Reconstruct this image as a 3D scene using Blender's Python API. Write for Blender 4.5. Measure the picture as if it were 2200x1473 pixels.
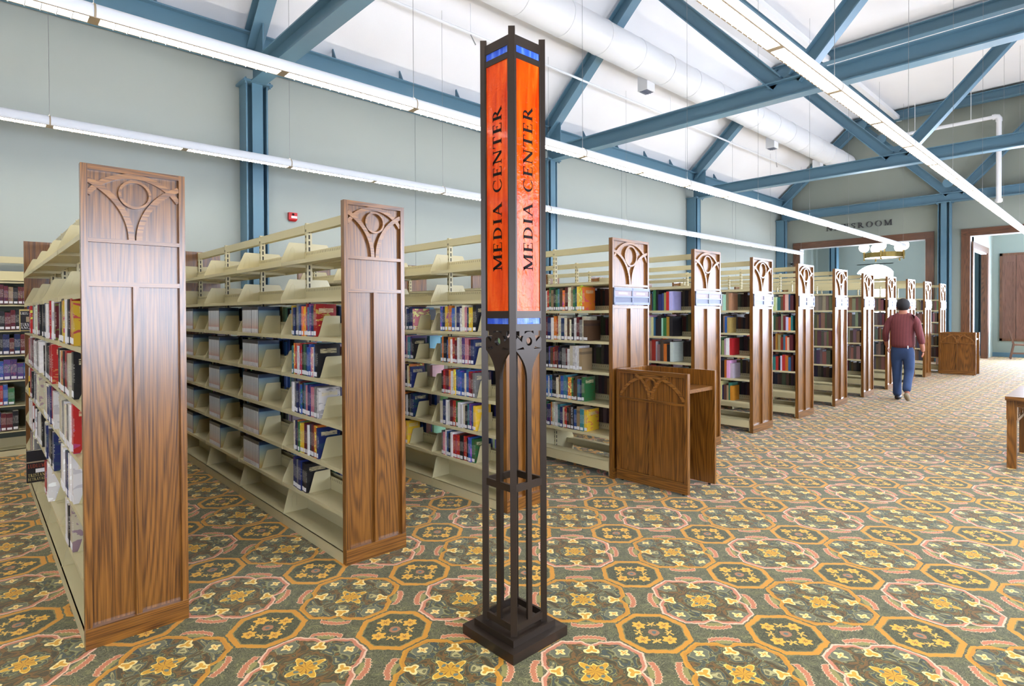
import bpy, math, random
from mathutils import Vector, Matrix

for o in list(bpy.data.objects):
    bpy.data.objects.remove(o)
SC = bpy.context.scene
COL = SC.collection
R = random.Random(7)

# ------------------------------------------------------------------ camera
CAM_H = 1.485
F_PX, YAW, PITCH, ROLL, PPY = 1243.04, math.radians(46.9097), math.radians(-0.60315), math.radians(-0.24004), 685.2
c, s = math.cos(YAW), math.sin(YAW)
vF, vR, vU = Vector((c, s, 0)), Vector((s, -c, 0)), Vector((0, 0, 1))
cp, sp = math.cos(PITCH), math.sin(PITCH)
vF, vU = vF * cp + vU * sp, vU * cp - vF * sp
cr, sr = math.cos(ROLL), math.sin(ROLL)
vR, vU = vR * cr + vU * sr, vU * cr - vR * sr
cam = bpy.data.cameras.new('camera')
cam_o = bpy.data.objects.new('camera', cam)
COL.objects.link(cam_o)
M = Matrix((vR, vU, -vF)).transposed().to_4x4()
M.translation = Vector((0, 0, CAM_H))
cam_o.matrix_world = M
cam.sensor_width = 36.0
cam.lens = 36.0 * F_PX / 2200.0
cam.shift_y = -(736.5 - PPY) / 2200.0
cam.clip_start = 0.05
cam.clip_end = 200
SC.camera = cam_o

# ------------------------------------------------------------------ world, exposure, light levels
W = bpy.data.worlds.new('World')
SC.world = W
W.use_nodes = True
W.node_tree.nodes['Background'].inputs[0].default_value = (0.75, 0.86, 1.0, 1)
W.node_tree.nodes['Background'].inputs[1].default_value = 1.0
SC.view_settings.view_transform = 'Standard'
SC.view_settings.look = 'None'
SC.view_settings.gamma = 1.0
SC.view_settings.exposure = 0.84
SC.view_settings.use_curve_mapping = False
SC.cycles.use_denoising = True
SC.cycles.use_light_tree = False
SC.cycles.use_adaptive_sampling = True
SC.cycles.adaptive_threshold = 0.04
SC.cycles.max_bounces = 5
SC.cycles.diffuse_bounces = 3
SC.cycles.glossy_bounces = 2
SC.cycles.transmission_bounces = 4
SC.cycles.sample_clamp_indirect = 6.0
SC.cycles.caustics_reflective = False
SC.cycles.caustics_refractive = False
LAMP_DOWN = 19.0     # louvres of the pendant rows
LAMP_UP = 16.0       # open tops of the pendant rows
WINDOW_SIDE = 11.5    # tall windows along the right wall
WINDOW_END = 27.0    # big windows at the far end
WINDOW_NEWS = 12.0
GLOBE = 3.0

# ------------------------------------------------------------------ node helper
def lin(c):
    def f(v):
        v /= 255.0
        return v / 12.92 if v <= 0.04045 else ((v + 0.055) / 1.055) ** 2.4
    return (f(c[0]), f(c[1]), f(c[2]), 1.0)

class Nx:
    """expression wrapper around shader node sockets"""
    def __init__(self, t, sock):
        self.t, self.s = t, sock
    def _m(self, op, *a):
        n = self.t.nodes.new('ShaderNodeMath')
        n.operation = op
        for i, v in enumerate((self,) + a):
            if isinstance(v, Nx):
                self.t.links.new(v.s, n.inputs[i])
            else:
                n.inputs[i].default_value = v
        return Nx(self.t, n.outputs[0])
    def __add__(self, o): return self._m('ADD', o)
    def __radd__(self, o): return self._m('ADD', o)
    def __sub__(self, o): return self._m('SUBTRACT', o)
    def __rsub__(self, o): return (self * -1.0) + o
    def __mul__(self, o): return self._m('MULTIPLY', o)
    def __rmul__(self, o): return self._m('MULTIPLY', o)
    def __truediv__(self, o): return self._m('DIVIDE', o)
    def __lt__(self, o): return self._m('LESS_THAN', o)
    def __gt__(self, o): return self._m('GREATER_THAN', o)
    def abs(self): return self._m('ABSOLUTE')
    def max(self, o): return self._m('MAXIMUM', o)
    def min(self, o): return self._m('MINIMUM', o)
    def sqrt(self): return self._m('SQRT')
    def cos(self): return self._m('COSINE')
    def sin(self): return self._m('SINE')
    def floor(self): return self._m('FLOOR')
    def wrap(self, hi, lo): return self._m('WRAP', hi, lo)
    def atan2(self, o): return self._m('ARCTAN2', o)
    def clamp(self):
        r = self._m('ADD', 0.0)
        r.s.node.use_clamp = True
        return r

def new_mat(name):
    m = bpy.data.materials.new(name)
    m.use_nodes = True
    t = m.node_tree
    b = t.nodes['Principled BSDF']
    return m, t, b

def mixc(t, fac, a, b):
    n = t.nodes.new('ShaderNodeMix')
    n.data_type = 'RGBA'
    def put(sock, v):
        if isinstance(v, Nx): t.links.new(v.s, sock)
        elif hasattr(v, 'is_linked'): t.links.new(v, sock)
        else: sock.default_value = v
    put(n.inputs[0], fac); put(n.inputs[6], a); put(n.inputs[7], b)
    return n.outputs[2]

def texco(t, which='Object'):
    return t.nodes.new('ShaderNodeTexCoord').outputs[which]

def mapping(t, vec, scale=(1, 1, 1), loc=(0, 0, 0)):
    n = t.nodes.new('ShaderNodeMapping')
    n.inputs['Scale'].default_value = scale
    n.inputs['Location'].default_value = loc
    t.links.new(vec, n.inputs['Vector'])
    return n.outputs[0]

def noise(t, vec, scale, detail=3.0, rough=0.55, dist=0.0):
    n = t.nodes.new('ShaderNodeTexNoise')
    n.inputs['Scale'].default_value = scale
    n.inputs['Detail'].default_value = detail
    n.inputs['Roughness'].default_value = rough
    n.inputs['Distortion'].default_value = dist
    t.links.new(vec, n.inputs['Vector'])
    return Nx(t, n.outputs['Fac'])

def ramp(t, fac, stops):
    n = t.nodes.new('ShaderNodeValToRGB')
    e = n.color_ramp.elements
    while len(e) < len(stops): e.new(0.5)
    for el, (p, col) in zip(e, stops):
        el.position = p
        el.color = col
    t.links.new(fac.s if isinstance(fac, Nx) else fac, n.inputs[0])
    return n.outputs[0]

def bump(t, b, h, strength=0.2, dist=0.01):
    n = t.nodes.new('ShaderNodeBump')
    n.inputs['Strength'].default_value = strength
    n.inputs['Distance'].default_value = dist
    t.links.new(h.s, n.inputs['Height'])
    t.links.new(n.outputs[0], b.inputs['Normal'])

def paint(name, rgb, rough=0.5, metal=0.0, var=0.06, scale=3.0, bumpy=0.0, bscale=80.0, coat=0.0, spec=0.5):
    m, t, b = new_mat(name)
    col = lin(rgb)
    v = texco(t)
    n = noise(t, v, scale)
    dk = tuple(x * (1 - var) for x in col[:3]) + (1,)
    lt = tuple(min(1, x * (1 + var)) for x in col[:3]) + (1,)
    t.links.new(mixc(t, n, dk, lt), b.inputs['Base Color'])
    b.inputs['Roughness'].default_value = rough
    b.inputs['Metallic'].default_value = metal
    b.inputs['Specular IOR Level'].default_value = spec
    if coat: b.inputs['Coat Weight'].default_value = coat
    if bumpy:
        bump(t, b, noise(t, v, bscale, 4), bumpy, 0.004)
    return m

def emit(name, rgb, strength):
    m, t, b = new_mat(name)
    b.inputs['Base Color'].default_value = lin(rgb)
    b.inputs['Emission Color'].default_value = lin(rgb)
    b.inputs['Emission Strength'].default_value = strength
    return m

def oak(name, axis, dark=(70, 38, 8), mid=(110, 67, 19), light=(140, 90, 32), rough=0.3):
    m, t, b = new_mat(name)
    v = texco(t)
    info = t.nodes.new('ShaderNodeObjectInfo')
    add = t.nodes.new('ShaderNodeVectorMath'); add.operation = 'ADD'
    mul = t.nodes.new('ShaderNodeVectorMath'); mul.operation = 'SCALE'
    comb = t.nodes.new('ShaderNodeCombineXYZ')
    for i in range(3): t.links.new(info.outputs['Random'], comb.inputs[i])
    t.links.new(comb.outputs[0], mul.inputs[0]); mul.inputs['Scale'].default_value = 7.0
    t.links.new(v, add.inputs[0]); t.links.new(mul.outputs[0], add.inputs[1])
    v = add.outputs[0]
    st = [1.0, 1.0, 1.0]; st[axis] = 0.06
    fine = [1.0, 1.0, 1.0]; fine[axis] = 0.018
    # cathedral figure: contour lines of a stretched noise field
    f = noise(t, mapping(t, v, st), 6.0, 1.2, 0.45, 0.2)
    rings = (f * 170.0).sin() * 0.5 + 0.5
    pores = noise(t, mapping(t, v, fine), 230.0, 1.0, 0.5)
    line = rings * rings * (pores * 1.3)
    g = (line * 0.62 + (pores - 0.40).max(0.0) * 1.35).clamp()
    out = ramp(t, g, [(0.0, lin(light)), (0.35, lin(mid)), (0.85, lin(dark))])
    t.links.new(out, b.inputs['Base Color'])
    b.inputs['Roughness'].default_value = rough
    b.inputs['Coat Weight'].default_value = 0.7
    b.inputs['Coat Roughness'].default_value = 0.26
    bump(t, b, g, -0.12, 0.002)
    return m

MAT = {}
MAT['oak_z'] = oak('oak_upright_grain', 2)
MAT['oak_x'] = oak('oak_lengthwise_grain', 0)
MAT['oak_y'] = oak('oak_crosswise_grain', 1)
MAT['strip'] = oak('oak_moulding_grain', 0, (84, 48, 14), (128, 80, 28), (156, 104, 44), 0.34)
MAT['casing_z'] = oak('casing_oak_upright', 2, (58, 32, 14), (92, 54, 28), (116, 72, 42), 0.4)
MAT['casing_y'] = oak('casing_oak_cross', 1, (58, 32, 14), (92, 54, 28), (116, 72, 42), 0.4)
MAT['casing_x'] = oak('casing_oak_long', 0, (58, 32, 14), (92, 54, 28), (116, 72, 42), 0.4)
MAT['cream'] = paint('cream_shelf_enamel', (204, 193, 152), 0.38, var=0.03)
MAT['cream_dk'] = paint('slot_shadow_steel', (52, 48, 38), 0.6)
MAT['steel_in'] = paint('bare_upright_steel', (150, 150, 150), 0.3, 0.6)
MAT['wall'] = paint('sage_wall_paint', (168, 174, 166), 0.75, var=0.03, scale=0.7)
MAT['wall_far'] = paint('grey_green_wall_paint', (142, 148, 138), 0.75, var=0.03, scale=0.7)
MAT['wall_blue'] = paint('pale_teal_wall_paint', (146, 158, 150), 0.75, var=0.03)
MAT['seam'] = paint('wall_joint', (140, 148, 142), 0.8)
MAT['plaster'] = paint('white_ceiling_plaster', (240, 238, 238), 0.9, var=0.03, scale=1.3, bumpy=0.25, bscale=60)
MAT['blue'] = paint('teal_blue_steel_paint', (88, 123, 142), 0.42, var=0.05)
MAT['white'] = paint('white_enamel', (238, 238, 240), 0.35, var=0.02)
MAT['duct'] = paint('white_duct_paint', (240, 240, 242), 0.35, var=0.02)
MAT['tan'] = paint('tan_lamp_lip', (170, 150, 120), 0.5)
MAT['lamp_down'] = emit('lamp_louver_glow', (255, 252, 246), LAMP_DOWN)
MAT['lamp_up'] = emit('lamp_open_top_glow', (255, 246, 236), LAMP_UP)
MAT['blade'] = paint('lamp_blade_white', (245, 245, 248), 0.3, var=0.01)
MAT['bronze'] = paint('dark_bronze_metal', (52, 41, 32), 0.38, 0.35, var=0.08, spec=0.6)
MAT['day_side'] = emit('daylight_window_side', (222, 234, 255), WINDOW_SIDE)
MAT['day_end'] = emit('daylight_window_end', (214, 229, 255), WINDOW_END)
MAT['day_news'] = emit('daylight_window_arched', (228, 238, 255), WINDOW_NEWS)
MAT['globe'] = emit('opal_globe', (255, 250, 240), GLOBE)
MAT['brass'] = paint('aged_brass', (176, 148, 84), 0.35, 0.8, var=0.15, scale=20)
MAT['amber'] = paint('amber_glass_bowl', (226, 200, 140), 0.3)
MAT['holder'] = paint('sign_holder_metal', (108, 112, 128), 0.35, 0.5, var=0.03)
MAT['card'] = paint('sign_card', (160, 146, 150), 0.5, var=0.02)
MAT['card_blank'] = paint('sign_blank', (92, 98, 122), 0.4, var=0.02)
MAT['ink'] = paint('black_lettering', (26, 17, 14), 0.6, spec=0.1)
MAT['ink_white'] = paint('white_lettering', (240, 238, 240), 0.5)
MAT['letter_metal'] = paint('dark_cast_letters', (60, 58, 60), 0.5)
MAT['red'] = paint('alarm_red_plastic', (190, 34, 34), 0.35)
MAT['black'] = paint('black_plastic', (22, 22, 24), 0.4)
MAT['paper'] = paint('white_paper_label', (236, 234, 236), 0.6, var=0.02)
MAT['pages'] = paint('page_edges', (214, 206, 186), 0.8)
MAT['shutter'] = oak('shutter_oak', 2, (74, 44, 30), (104, 66, 50), (120, 82, 66), 0.4)

def stained_glass(name, a, b_, c_, rough=0.12):
    m, t, b = new_mat(name)
    v = texco(t)
    n1 = noise(t, mapping(t, v, (9, 9, 1.3)), 3.0, 3.0, 0.5, 0.6)
    t.links.new(ramp(t, n1, [(0.25, lin(a)), (0.5, lin(b_)), (0.75, lin(c_))]), b.inputs['Base Color'])
    b.inputs['Roughness'].default_value = rough
    b.inputs['Coat Weight'].default_value = 0.15
    b.inputs['Coat Roughness'].default_value = 0.06
    b.inputs['Specular IOR Level'].default_value = 0.16
    bump(t, b, noise(t, v, 40, 3, 0.5, 0.4), 0.35, 0.01)
    return m
MAT['orange_glass'] = stained_glass('streaked_orange_glass', (196, 44, 4), (232, 78, 8), (240, 112, 30))
MAT['blue_glass'] = stained_glass('streaked_blue_glass', (24, 50, 170), (60, 100, 220), (130, 165, 240))

def carpet():
    m, t, b = new_mat('axminster_carpet')
    co = texco(t)
    sep = t.nodes.new('ShaderNodeSeparateXYZ')
    t.links.new(co, sep.inputs[0])
    X, Y = Nx(t, sep.outputs[0]), Nx(t, sep.outputs[1])
    P = 0.43
    wob = t.nodes.new('ShaderNodeTexNoise'); wob.inputs['Scale'].default_value = 34.0; wob.inputs['Detail'].default_value = 2.0
    t.links.new(co, wob.inputs['Vector'])
    ws = t.nodes.new('ShaderNodeSeparateXYZ'); t.links.new(wob.outputs['Color'], ws.inputs[0])
    jx, jy = Nx(t, ws.outputs[0]) - 0.5, Nx(t, ws.outputs[1]) - 0.5
    u = (X - 1.012) * (1 / P) + jx * 0.04
    v = (Y - 2.785) * (1 / 0.4265) + jy * 0.04
    ga, gb = (u - 1.0).wrap(1.0, -1.0), v.wrap(1.0, -1.0)
    pa, pb = u.wrap(1.0, -1.0), (v - 1.0).wrap(1.0, -1.0)
    gold = (ga.abs() + gb.abs()) < 1.0
    x = (pa + gold * (ga - pa)) * P
    y = (pb + gold * (gb - pb)) * P
    ax, ay = x.abs(), y.abs()
    hi, lo = ax.max(ay), ax.min(ay)
    dg = (ax + ay) * 0.7071
    sd = (ax - ay).abs() * 0.7071
    def star(cx, cy, r0, r1, k, px=None, py=None):
        dx, dy = (px or hi) - cx, (py or lo) - cy
        r = (dx * dx + dy * dy).sqrt()
        th = dy.atan2(dx)
        return r - r0 - (th * k).cos() * r1
    OLIVE, MOSS, SAGE, BROWN_, TEAL, PALE = (58, 56, 28), (86, 84, 40), (150, 146, 90), (128, 88, 30), (88, 124, 134), (190, 176, 118)
    # leaf scrolls, mirrored inside each medallion
    comb = t.nodes.new('ShaderNodeCombineXYZ')
    t.links.new((ax + jx * 0.01).s, comb.inputs[0]); t.links.new((ay + jy * 0.01).s, comb.inputs[1]); t.links.new((gold * 3.1).s, comb.inputs[2])
    sw = noise(t, comb.outputs[0], 8.5, 1.0, 0.5, 2.4)
    band = (sw * 58.0).sin() * 0.5 + 0.5
    leafc = ramp(t, sw, [(0.30, lin(OLIVE)), (0.41, lin(BROWN_)), (0.45, lin(MOSS)), (0.50, lin(SAGE)), (0.53, lin(OLIVE)), (0.57, lin(TEAL)), (0.61, lin(OLIVE)), (0.66, lin(PALE))])
    scroll = mixc(t, (band > 0.62) * 0.75, leafc, lin((58, 58, 32)))
    gsw = noise(t, co, 17.0, 1.5, 0.5, 1.6)
    gband = (gsw * 70.0).sin() * 0.5 + 0.5
    ground = ramp(t, gsw, [(0.36, lin((84, 84, 56))), (0.48, lin((108, 104, 76))), (0.56, lin((94, 94, 60))), (0.66, lin((130, 126, 80)))])
    ground = mixc(t, (gband > 0.58) * 0.7, ground, lin((64, 68, 38)))
    ground = mixc(t, (gband < 0.06) * 0.6, ground, lin((150, 142, 92)))
    col = ground
    # small octagon medallions
    ox, oy = (u - (u + 0.5).floor()) * P, (v - (v + 0.5).floor()) * P
    par = ((u + 0.5).floor() + (v + 0.5).floor()).wrap(2.0, 0.0)
    isO = par < 0.5
    oax, oay = ox.abs(), oy.abs()
    ohi, olo = oax.max(oay), oax.min(oay)
    dO = (ohi - 0.168).max((oax + oay - 0.238) * 0.7071)
    inO = isO * (dO < 0.0)
    col = mixc(t, inO * (dO < -0.002), col, lin((214, 146, 34)))
    col = mixc(t, inO * (dO < -0.027), col, lin((140, 126, 70)))
    od = mixc(t, (gband > 0.6), lin((58, 60, 36)), lin((98, 96, 56)))
    col = mixc(t, inO * (dO < -0.032), col, od)
    fl = star(0.085, 0.0, 0.030, 0.006, 6.0, ohi, olo)
    col = mixc(t, inO * (fl < 0.0), col, lin((236, 176, 58)))
    col = mixc(t, inO * (fl < -0.022), col, lin((160, 106, 34)))
    fl = star(0.050, 0.050, 0.015, 0.011, 5.0, ohi, olo)
    col = mixc(t, inO * (fl < 0.0), col, lin((232, 182, 78)))
    orr = (ox * ox + oy * oy).sqrt()
    col = mixc(t, inO * (orr < 0.026), col, lin((176, 118, 78)))
    col = mixc(t, inO * (orr < 0.011), col, lin((92, 112, 106)))
    # coral scallops beyond the notches
    sc = dg + sd * sd * 3.0 + (sd * 170.0).cos().abs() * 0.006
    bnd = ((sc - 0.262).abs() < 0.011) * (sd < 0.072)
    bnd2 = ((sc - 0.262).abs() < 0.015) * (sd < 0.075)
    col = mixc(t, ((dg - 0.232).abs() < 0.013) * (sd < 0.04), col, lin((150, 142, 78)))
    col = mixc(t, bnd2, col, lin((232, 190, 150)))
    col = mixc(t, bnd, col, lin((204, 124, 84)))
    # large medallions
    dL = (hi - 0.255).max((ax + ay - 0.318) * 0.7071 + (0.026 - sd * 0.62).max(0.0))
    col = mixc(t, dL < 0.0, col, mixc(t, gold, lin((238, 196, 162)), lin((212, 148, 30))))
    col = mixc(t, dL < -0.009, col, mixc(t, gold, lin((208, 130, 96)), lin((202, 136, 26))))
    col = mixc(t, dL < -0.024, col, scroll)
    patch = ((hi - 0.198).abs() + lo * 0.6).max(lo) - 0.045
    inL = dL < -0.024
    col = mixc(t, inL * (patch < 0.004), col, lin((150, 144, 100)))
    col = mixc(t, inL * (patch < 0.0), col, lin((108, 108, 84)))
    fl = star(0.198, 0.0, 0.021, 0.007, 4.0)
    col = mixc(t, inL * (fl < 0.0), col, lin((250, 222, 140)))
    col = mixc(t, inL * (fl < -0.014), col, lin((222, 150, 40)))
    dgx = dg - 0.158
    r3 = (dgx * dgx + sd * sd).sqrt()
    fl = r3 - 0.030 - (sd.atan2(dgx) * 3.0).cos() * 0.009
    inL2 = dL < -0.012
    col = mixc(t, inL2 * (fl < 0.0), col, lin((250, 226, 150)))
    col = mixc(t, inL2 * (fl < -0.012), col, lin((224, 164, 48)))
    rr = (x * x + y * y).sqrt()
    th8 = lo.atan2(hi)
    dA = rr - 0.060 - (th8 * 4.0).cos() * 0.016 - (th8 * 8.0).cos() * 0.012
    col = mixc(t, inL * (dA < 0.0), col, lin((252, 210, 100)))
    col = mixc(t, inL * (dA < -0.007), col, lin((216, 158, 30)))
    col = mixc(t, inL * (dA < -0.007) * ((th8 * 8.0).cos() < -0.80), col, lin((150, 100, 24)))
    col = mixc(t, inL * (star(0.042, 0.0, 0.0095, 0.0, 1.0) < 0.0), col, lin((104, 120, 108)))
    # pile
    pile = noise(t, co, 420.0, 1.0, 0.7)
    col = mixc(t, (pile - 0.38).max(0.0) * 1.2, col, lin((66, 54, 24)))
    t.links.new(col, b.inputs['Base Color'])
    b.inputs['Roughness'].default_value = 0.8
    b.inputs['Specular IOR Level'].default_value = 0.4
    b.inputs['Sheen Weight'].default_value = 0.18
    b.inputs['Sheen Roughness'].default_value = 0.35
    bump(t, b, pile, 0.3, 0.004)
    return m
MAT['carpet'] = carpet()

def book_cover():
    m, t, b = new_mat('book_cover_print')
    info = t.nodes.new('ShaderNodeObjectInfo')
    gen = texco(t, 'Generated')
    rnd = Nx(t, info.outputs['Random'])
    sep = t.nodes.new('ShaderNodeSeparateXYZ'); t.links.new(gen, sep.inputs[0])
    gz = Nx(t, sep.outputs[2])
    co = texco(t, 'Object')
    off = t.nodes.new('ShaderNodeCombineXYZ')
    for i in range(3): t.links.new((rnd * (19.0 + 7 * i)).s, off.inputs[i])
    add = t.nodes.new('ShaderNodeVectorMath'); add.operation = 'ADD'
    t.links.new(mapping(t, gen, (1.5, 1.2, 4.5)), add.inputs[0]); t.links.new(off.outputs[0], add.inputs[1])
    n = noise(t, add.outputs[0], 1.6, 2.0, 0.5, 0.4)
    hue = t.nodes.new('ShaderNodeHueSaturation')
    t.links.new((rnd * 0.4 + 0.3).s, hue.inputs['Hue'])
    hue.inputs['Saturation'].default_value = 0.9
    t.links.new((rnd * 1.2 + 0.5).s, hue.inputs['Value'])
    t.links.new(info.outputs['Color'], hue.inputs['Color'])
    col = mixc(t, n > 0.58, info.outputs['Color'], hue.outputs[0])
    # title block: fine broken marks in the middle of the spine
    marks = noise(t, mapping(t, add.outputs[0], (1, 6, 9)), 2.2, 1.0)
    inner = ((gz - 0.55).abs() < 0.2) * (marks > 0.56)
    gx = Nx(t, sep.outputs[0])
    col = mixc(t, inner * (gx < 0.03) * 0.6, col, (0.75, 0.72, 0.65, 1))
    title = (gx > 0.03) * ((gz - 0.8).abs() < 0.07) * ((gx - 0.5).abs() < 0.36) * (marks > 0.46)
    col = mixc(t, title * 0.8, col, (0.72, 0.62, 0.36, 1))
    t.links.new(col, b.inputs['Base Color'])
    b.inputs['Roughness'].default_value = 0.35
    return m
MAT['cover'] = book_cover()

def plain_cover():
    m, t, b = new_mat('cloth_binding')
    info = t.nodes.new('ShaderNodeObjectInfo')
    gen = texco(t, 'Generated')
    sep = t.nodes.new('ShaderNodeSeparateXYZ'); t.links.new(gen, sep.inputs[0])
    gz = Nx(t, sep.outputs[2])
    col = mixc(t, ((gz - 0.78).abs() < 0.06) * 0.5, info.outputs['Color'], (0.02, 0.02, 0.03, 1))
    t.links.new(col, b.inputs['Base Color'])
    b.inputs['Roughness'].default_value = 0.5
    return m
MAT['cloth'] = plain_cover()

def series_cover():
    m, t, b = new_mat('series_case_print')
    gen = texco(t, 'Generated')
    sep = t.nodes.new('ShaderNodeSeparateXYZ'); t.links.new(gen, sep.inputs[0])
    gz = Nx(t, sep.outputs[2]); gx = Nx(t, sep.outputs[0])
    spine = ramp(t, gz, [(0.0, lin((240, 232, 232))), (0.16, lin((224, 172, 158))), (0.32, lin((230, 212, 204))), (0.6, lin((226, 230, 238))), (0.86, lin((236, 240, 246))), (0.885, lin((62, 54, 52))), (1.0, lin((44, 42, 46)))])
    side = ramp(t, gz, [(0.0, lin((186, 150, 84))), (0.3, lin((178, 170, 124))), (0.6, lin((152, 164, 150))), (0.84, lin((118, 150, 172))), (0.87, lin((34, 58, 92))), (1.0, lin((18, 26, 46)))])
    gy = Nx(t, sep.outputs[1])
    cc_ = mixc(t, gx > 0.03, spine, side)
    t.links.new(mixc(t, ((gy - 0.5).abs() > 0.41) * (gx < 0.03) * 0.9, cc_, lin((92, 94, 102))), b.inputs['Base Color'])  # spine edges darkened in colour to stand for shaded gaps between cases
    b.inputs['Roughness'].default_value = 0.3
    return m
MAT['series'] = series_cover()

def attr_mat(name, rough):
    m, t, b = new_mat(name)
    a = t.nodes.new('ShaderNodeVertexColor'); a.layer_name = 'Col'
    n = noise(t, mapping(t, texco(t), (3, 30, 9)), 4.0, 2.0)
    t.links.new(mixc(t, n * 0.25, a.outputs[0], (0.05, 0.045, 0.04, 1)), b.inputs['Base Color'])
    b.inputs['Roughness'].default_value = rough
    return m
MAT['many_books'] = attr_mat('assorted_bindings', 0.5)

# ------------------------------------------------------------------ mesh helpers
class MB:
    def __init__(self):
        self.v, self.f, self.mi = [], [], []
        self.smooth = False
    def quadbox(self, p, mi=0):
        """8 points: bottom loop 0-3, top loop 4-7"""
        n = len(self.v)
        self.v += [tuple(q) for q in p]
        for q in ((3, 2, 1, 0), (4, 5, 6, 7), (0, 1, 5, 4), (1, 2, 6, 5), (2, 3, 7, 6), (3, 0, 4, 7)):
            self.f.append(tuple(n + i for i in q)); self.mi.append(mi)
        return self
    def box(self, x0, x1, y0, y1, z0, z1, mi=0):
        x0, x1 = min(x0, x1), max(x0, x1); y0, y1 = min(y0, y1), max(y0, y1); z0, z1 = min(z0, z1), max(z0, z1)
        return self.quadbox([(x0, y0, z0), (x1, y0, z0), (x1, y1, z0), (x0, y1, z0), (x0, y0, z1), (x1, y0, z1), (x1, y1, z1), (x0, y1, z1)], mi)
    def bar(self, a, b, w, h, up=(0, 0, 1), off=0.0, mi=0):
        """rectangular bar from a to b; w across, h along 'up' (made square to the axis), shifted by off along up"""
        a, b = Vector(a), Vector(b)
        d = (b - a).normalized()
        side = d.cross(Vector(up)).normalized()
        u = side.cross(d).normalized()
        a2, b2 = a + u * off, b + u * off
        p = []
        for uu in (-h / 2, h / 2):
            p += [a2 - side * w / 2 + u * uu, a2 + side * w / 2 + u * uu, b2 + side * w / 2 + u * uu, b2 - side * w / 2 + u * uu]
        return self.quadbox(p, mi)
    def ibeam(self, a, b, w, h, up=(0, 0, 1), tf=0.018, tw=0.014):
        self.bar(a, b, w, tf, up, h / 2 - tf / 2)
        self.bar(a, b, w, tf, up, -h / 2 + tf / 2)
        self.bar(a, b, tw, h - 2 * tf, up, 0)
        return self
    def prism(self, pts, off, mi=0):
        """polygon pts (3d) extruded by off"""
        n = len(self.v); k = len(pts); off = Vector(off)
        self.v += [tuple(p) for p in pts] + [tuple(Vector(p) + off) for p in pts]
        self.f.append(tuple(range(n + k - 1, n - 1, -1))); self.mi.append(mi)
        self.f.append(tuple(range(n + k, n + 2 * k))); self.mi.append(mi)
        for i in range(k):
            j = (i + 1) % k
            self.f.append((n + i, n + j, n + k + j, n + k + i)); self.mi.append(mi)
        return self
    def strip(self, inner, outer, off, mi=0, close=False):
        """band between two polylines, extruded by off"""
        n = len(inner)
        for i in range(n if close else n - 1):
            j = (i + 1) % n
            a, b_, c_, d = (Vector(q) for q in (inner[i], inner[j], outer[j], outer[i]))
            o = Vector(off)
            self.quadbox([a, b_, c_, d, a + o, b_ + o, c_ + o, d + o], mi)
        return self
    def tube(self, pts, r, n=8, mi=0, cap=True):
        pts = [Vector(p) for p in pts]
        rr = r if isinstance(r, (list, tuple)) else [r] * len(pts)
        base = len(self.v)
        prev = None
        for i, p in enumerate(pts):
            d = (pts[min(i + 1, len(pts) - 1)] - pts[max(i - 1, 0)]).normalized()
            if prev is None:
                ref = Vector((0, 0, 1)) if abs(d.z) < 0.9 else Vector((1, 0, 0))
                a = d.cross(ref).normalized()
            else:
                a = (prev - d * prev.dot(d)).normalized()
            prev = a
            b_ = d.cross(a)
            for k in range(n):
                th = 2 * math.pi * k / n
                self.v.append(tuple(p + (a * math.cos(th) + b_ * math.sin(th)) * rr[i]))
        for i in range(len(pts) - 1):
            for k in range(n):
                k2 = (k + 1) % n
                self.f.append((base + i * n + k, base + i * n + k2, base + (i + 1) * n + k2, base + (i + 1) * n + k)); self.mi.append(mi)
        if cap:
            self.f.append(tuple(base + k for k in range(n - 1, -1, -1))); self.mi.append(mi)
            e = base + (len(pts) - 1) * n
            self.f.append(tuple(e + k for k in range(n))); self.mi.append(mi)
        return self
    def sphere(self, cx, cy, cz, r, n=16, m=10, mi=0, sz=1.0):
        base = len(self.v)
        for i in range(m + 1):
            ph = math.pi * i / m
            for k in range(n):
                th = 2 * math.pi * k / n
                self.v.append((cx + r * math.sin(ph) * math.cos(th), cy + r * math.sin(ph) * math.sin(th), cz + r * sz * math.cos(ph)))
        for i in range(m):
            for k in range(n):
                k2 = (k + 1) % n
                self.f.append((base + i * n + k, base + (i + 1) * n + k, base + (i + 1) * n + k2, base + i * n + k2)); self.mi.append(mi)
        return self
    def mesh(self, name, mats):
        me = bpy.data.meshes.new(name)
        me.from_pydata(self.v, [], self.f)
        for m in (mats if isinstance(mats, (list, tuple)) else [mats]):
            me.materials.append(MAT[m] if isinstance(m, str) else m)
        if any(self.mi):
            me.polygons.foreach_set('material_index', self.mi)
        if self.smooth:
            me.polygons.foreach_set('use_smooth', [True] * len(me.polygons))
            try: me.set_sharp_from_angle(angle=math.radians(35))
            except Exception: pass
        me.update()
        return me

def add(name, me, parent=None, loc=(0, 0, 0), rz=0.0):
    o = bpy.data.objects.new(name, me)
    COL.objects.link(o)
    o.location = loc
    if rz: o.rotation_euler = (0, 0, rz)
    if parent: o.parent = parent
    return o
def tag(o, label=None, cat=None, group=None, kind=None):
    if label: o['label'] = label
    if cat: o['category'] = cat
    if group: o['group'] = group
    if kind: o['kind'] = kind
    return o
def thing(name, label, cat, loc=(0, 0, 0), group=None, kind=None):
    return tag(add(name, None, None, loc), label, cat, group, kind)
def part(name, mb, mat, parent, loc=(0, 0, 0)):
    return add(name, mb.mesh(name, mat), parent, loc)
def struct(name, mb, mat, label=None):
    o = add(name, mb.mesh(name, mat))
    o['kind'] = 'structure'
    if label: o['label'] = label
    return o
def copy_tree(o, parent=None):
    n = o.copy()
    COL.objects.link(n)
    n.parent = parent
    for ch in list(o.children):
        copy_tree(ch, n)
    return n

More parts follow.
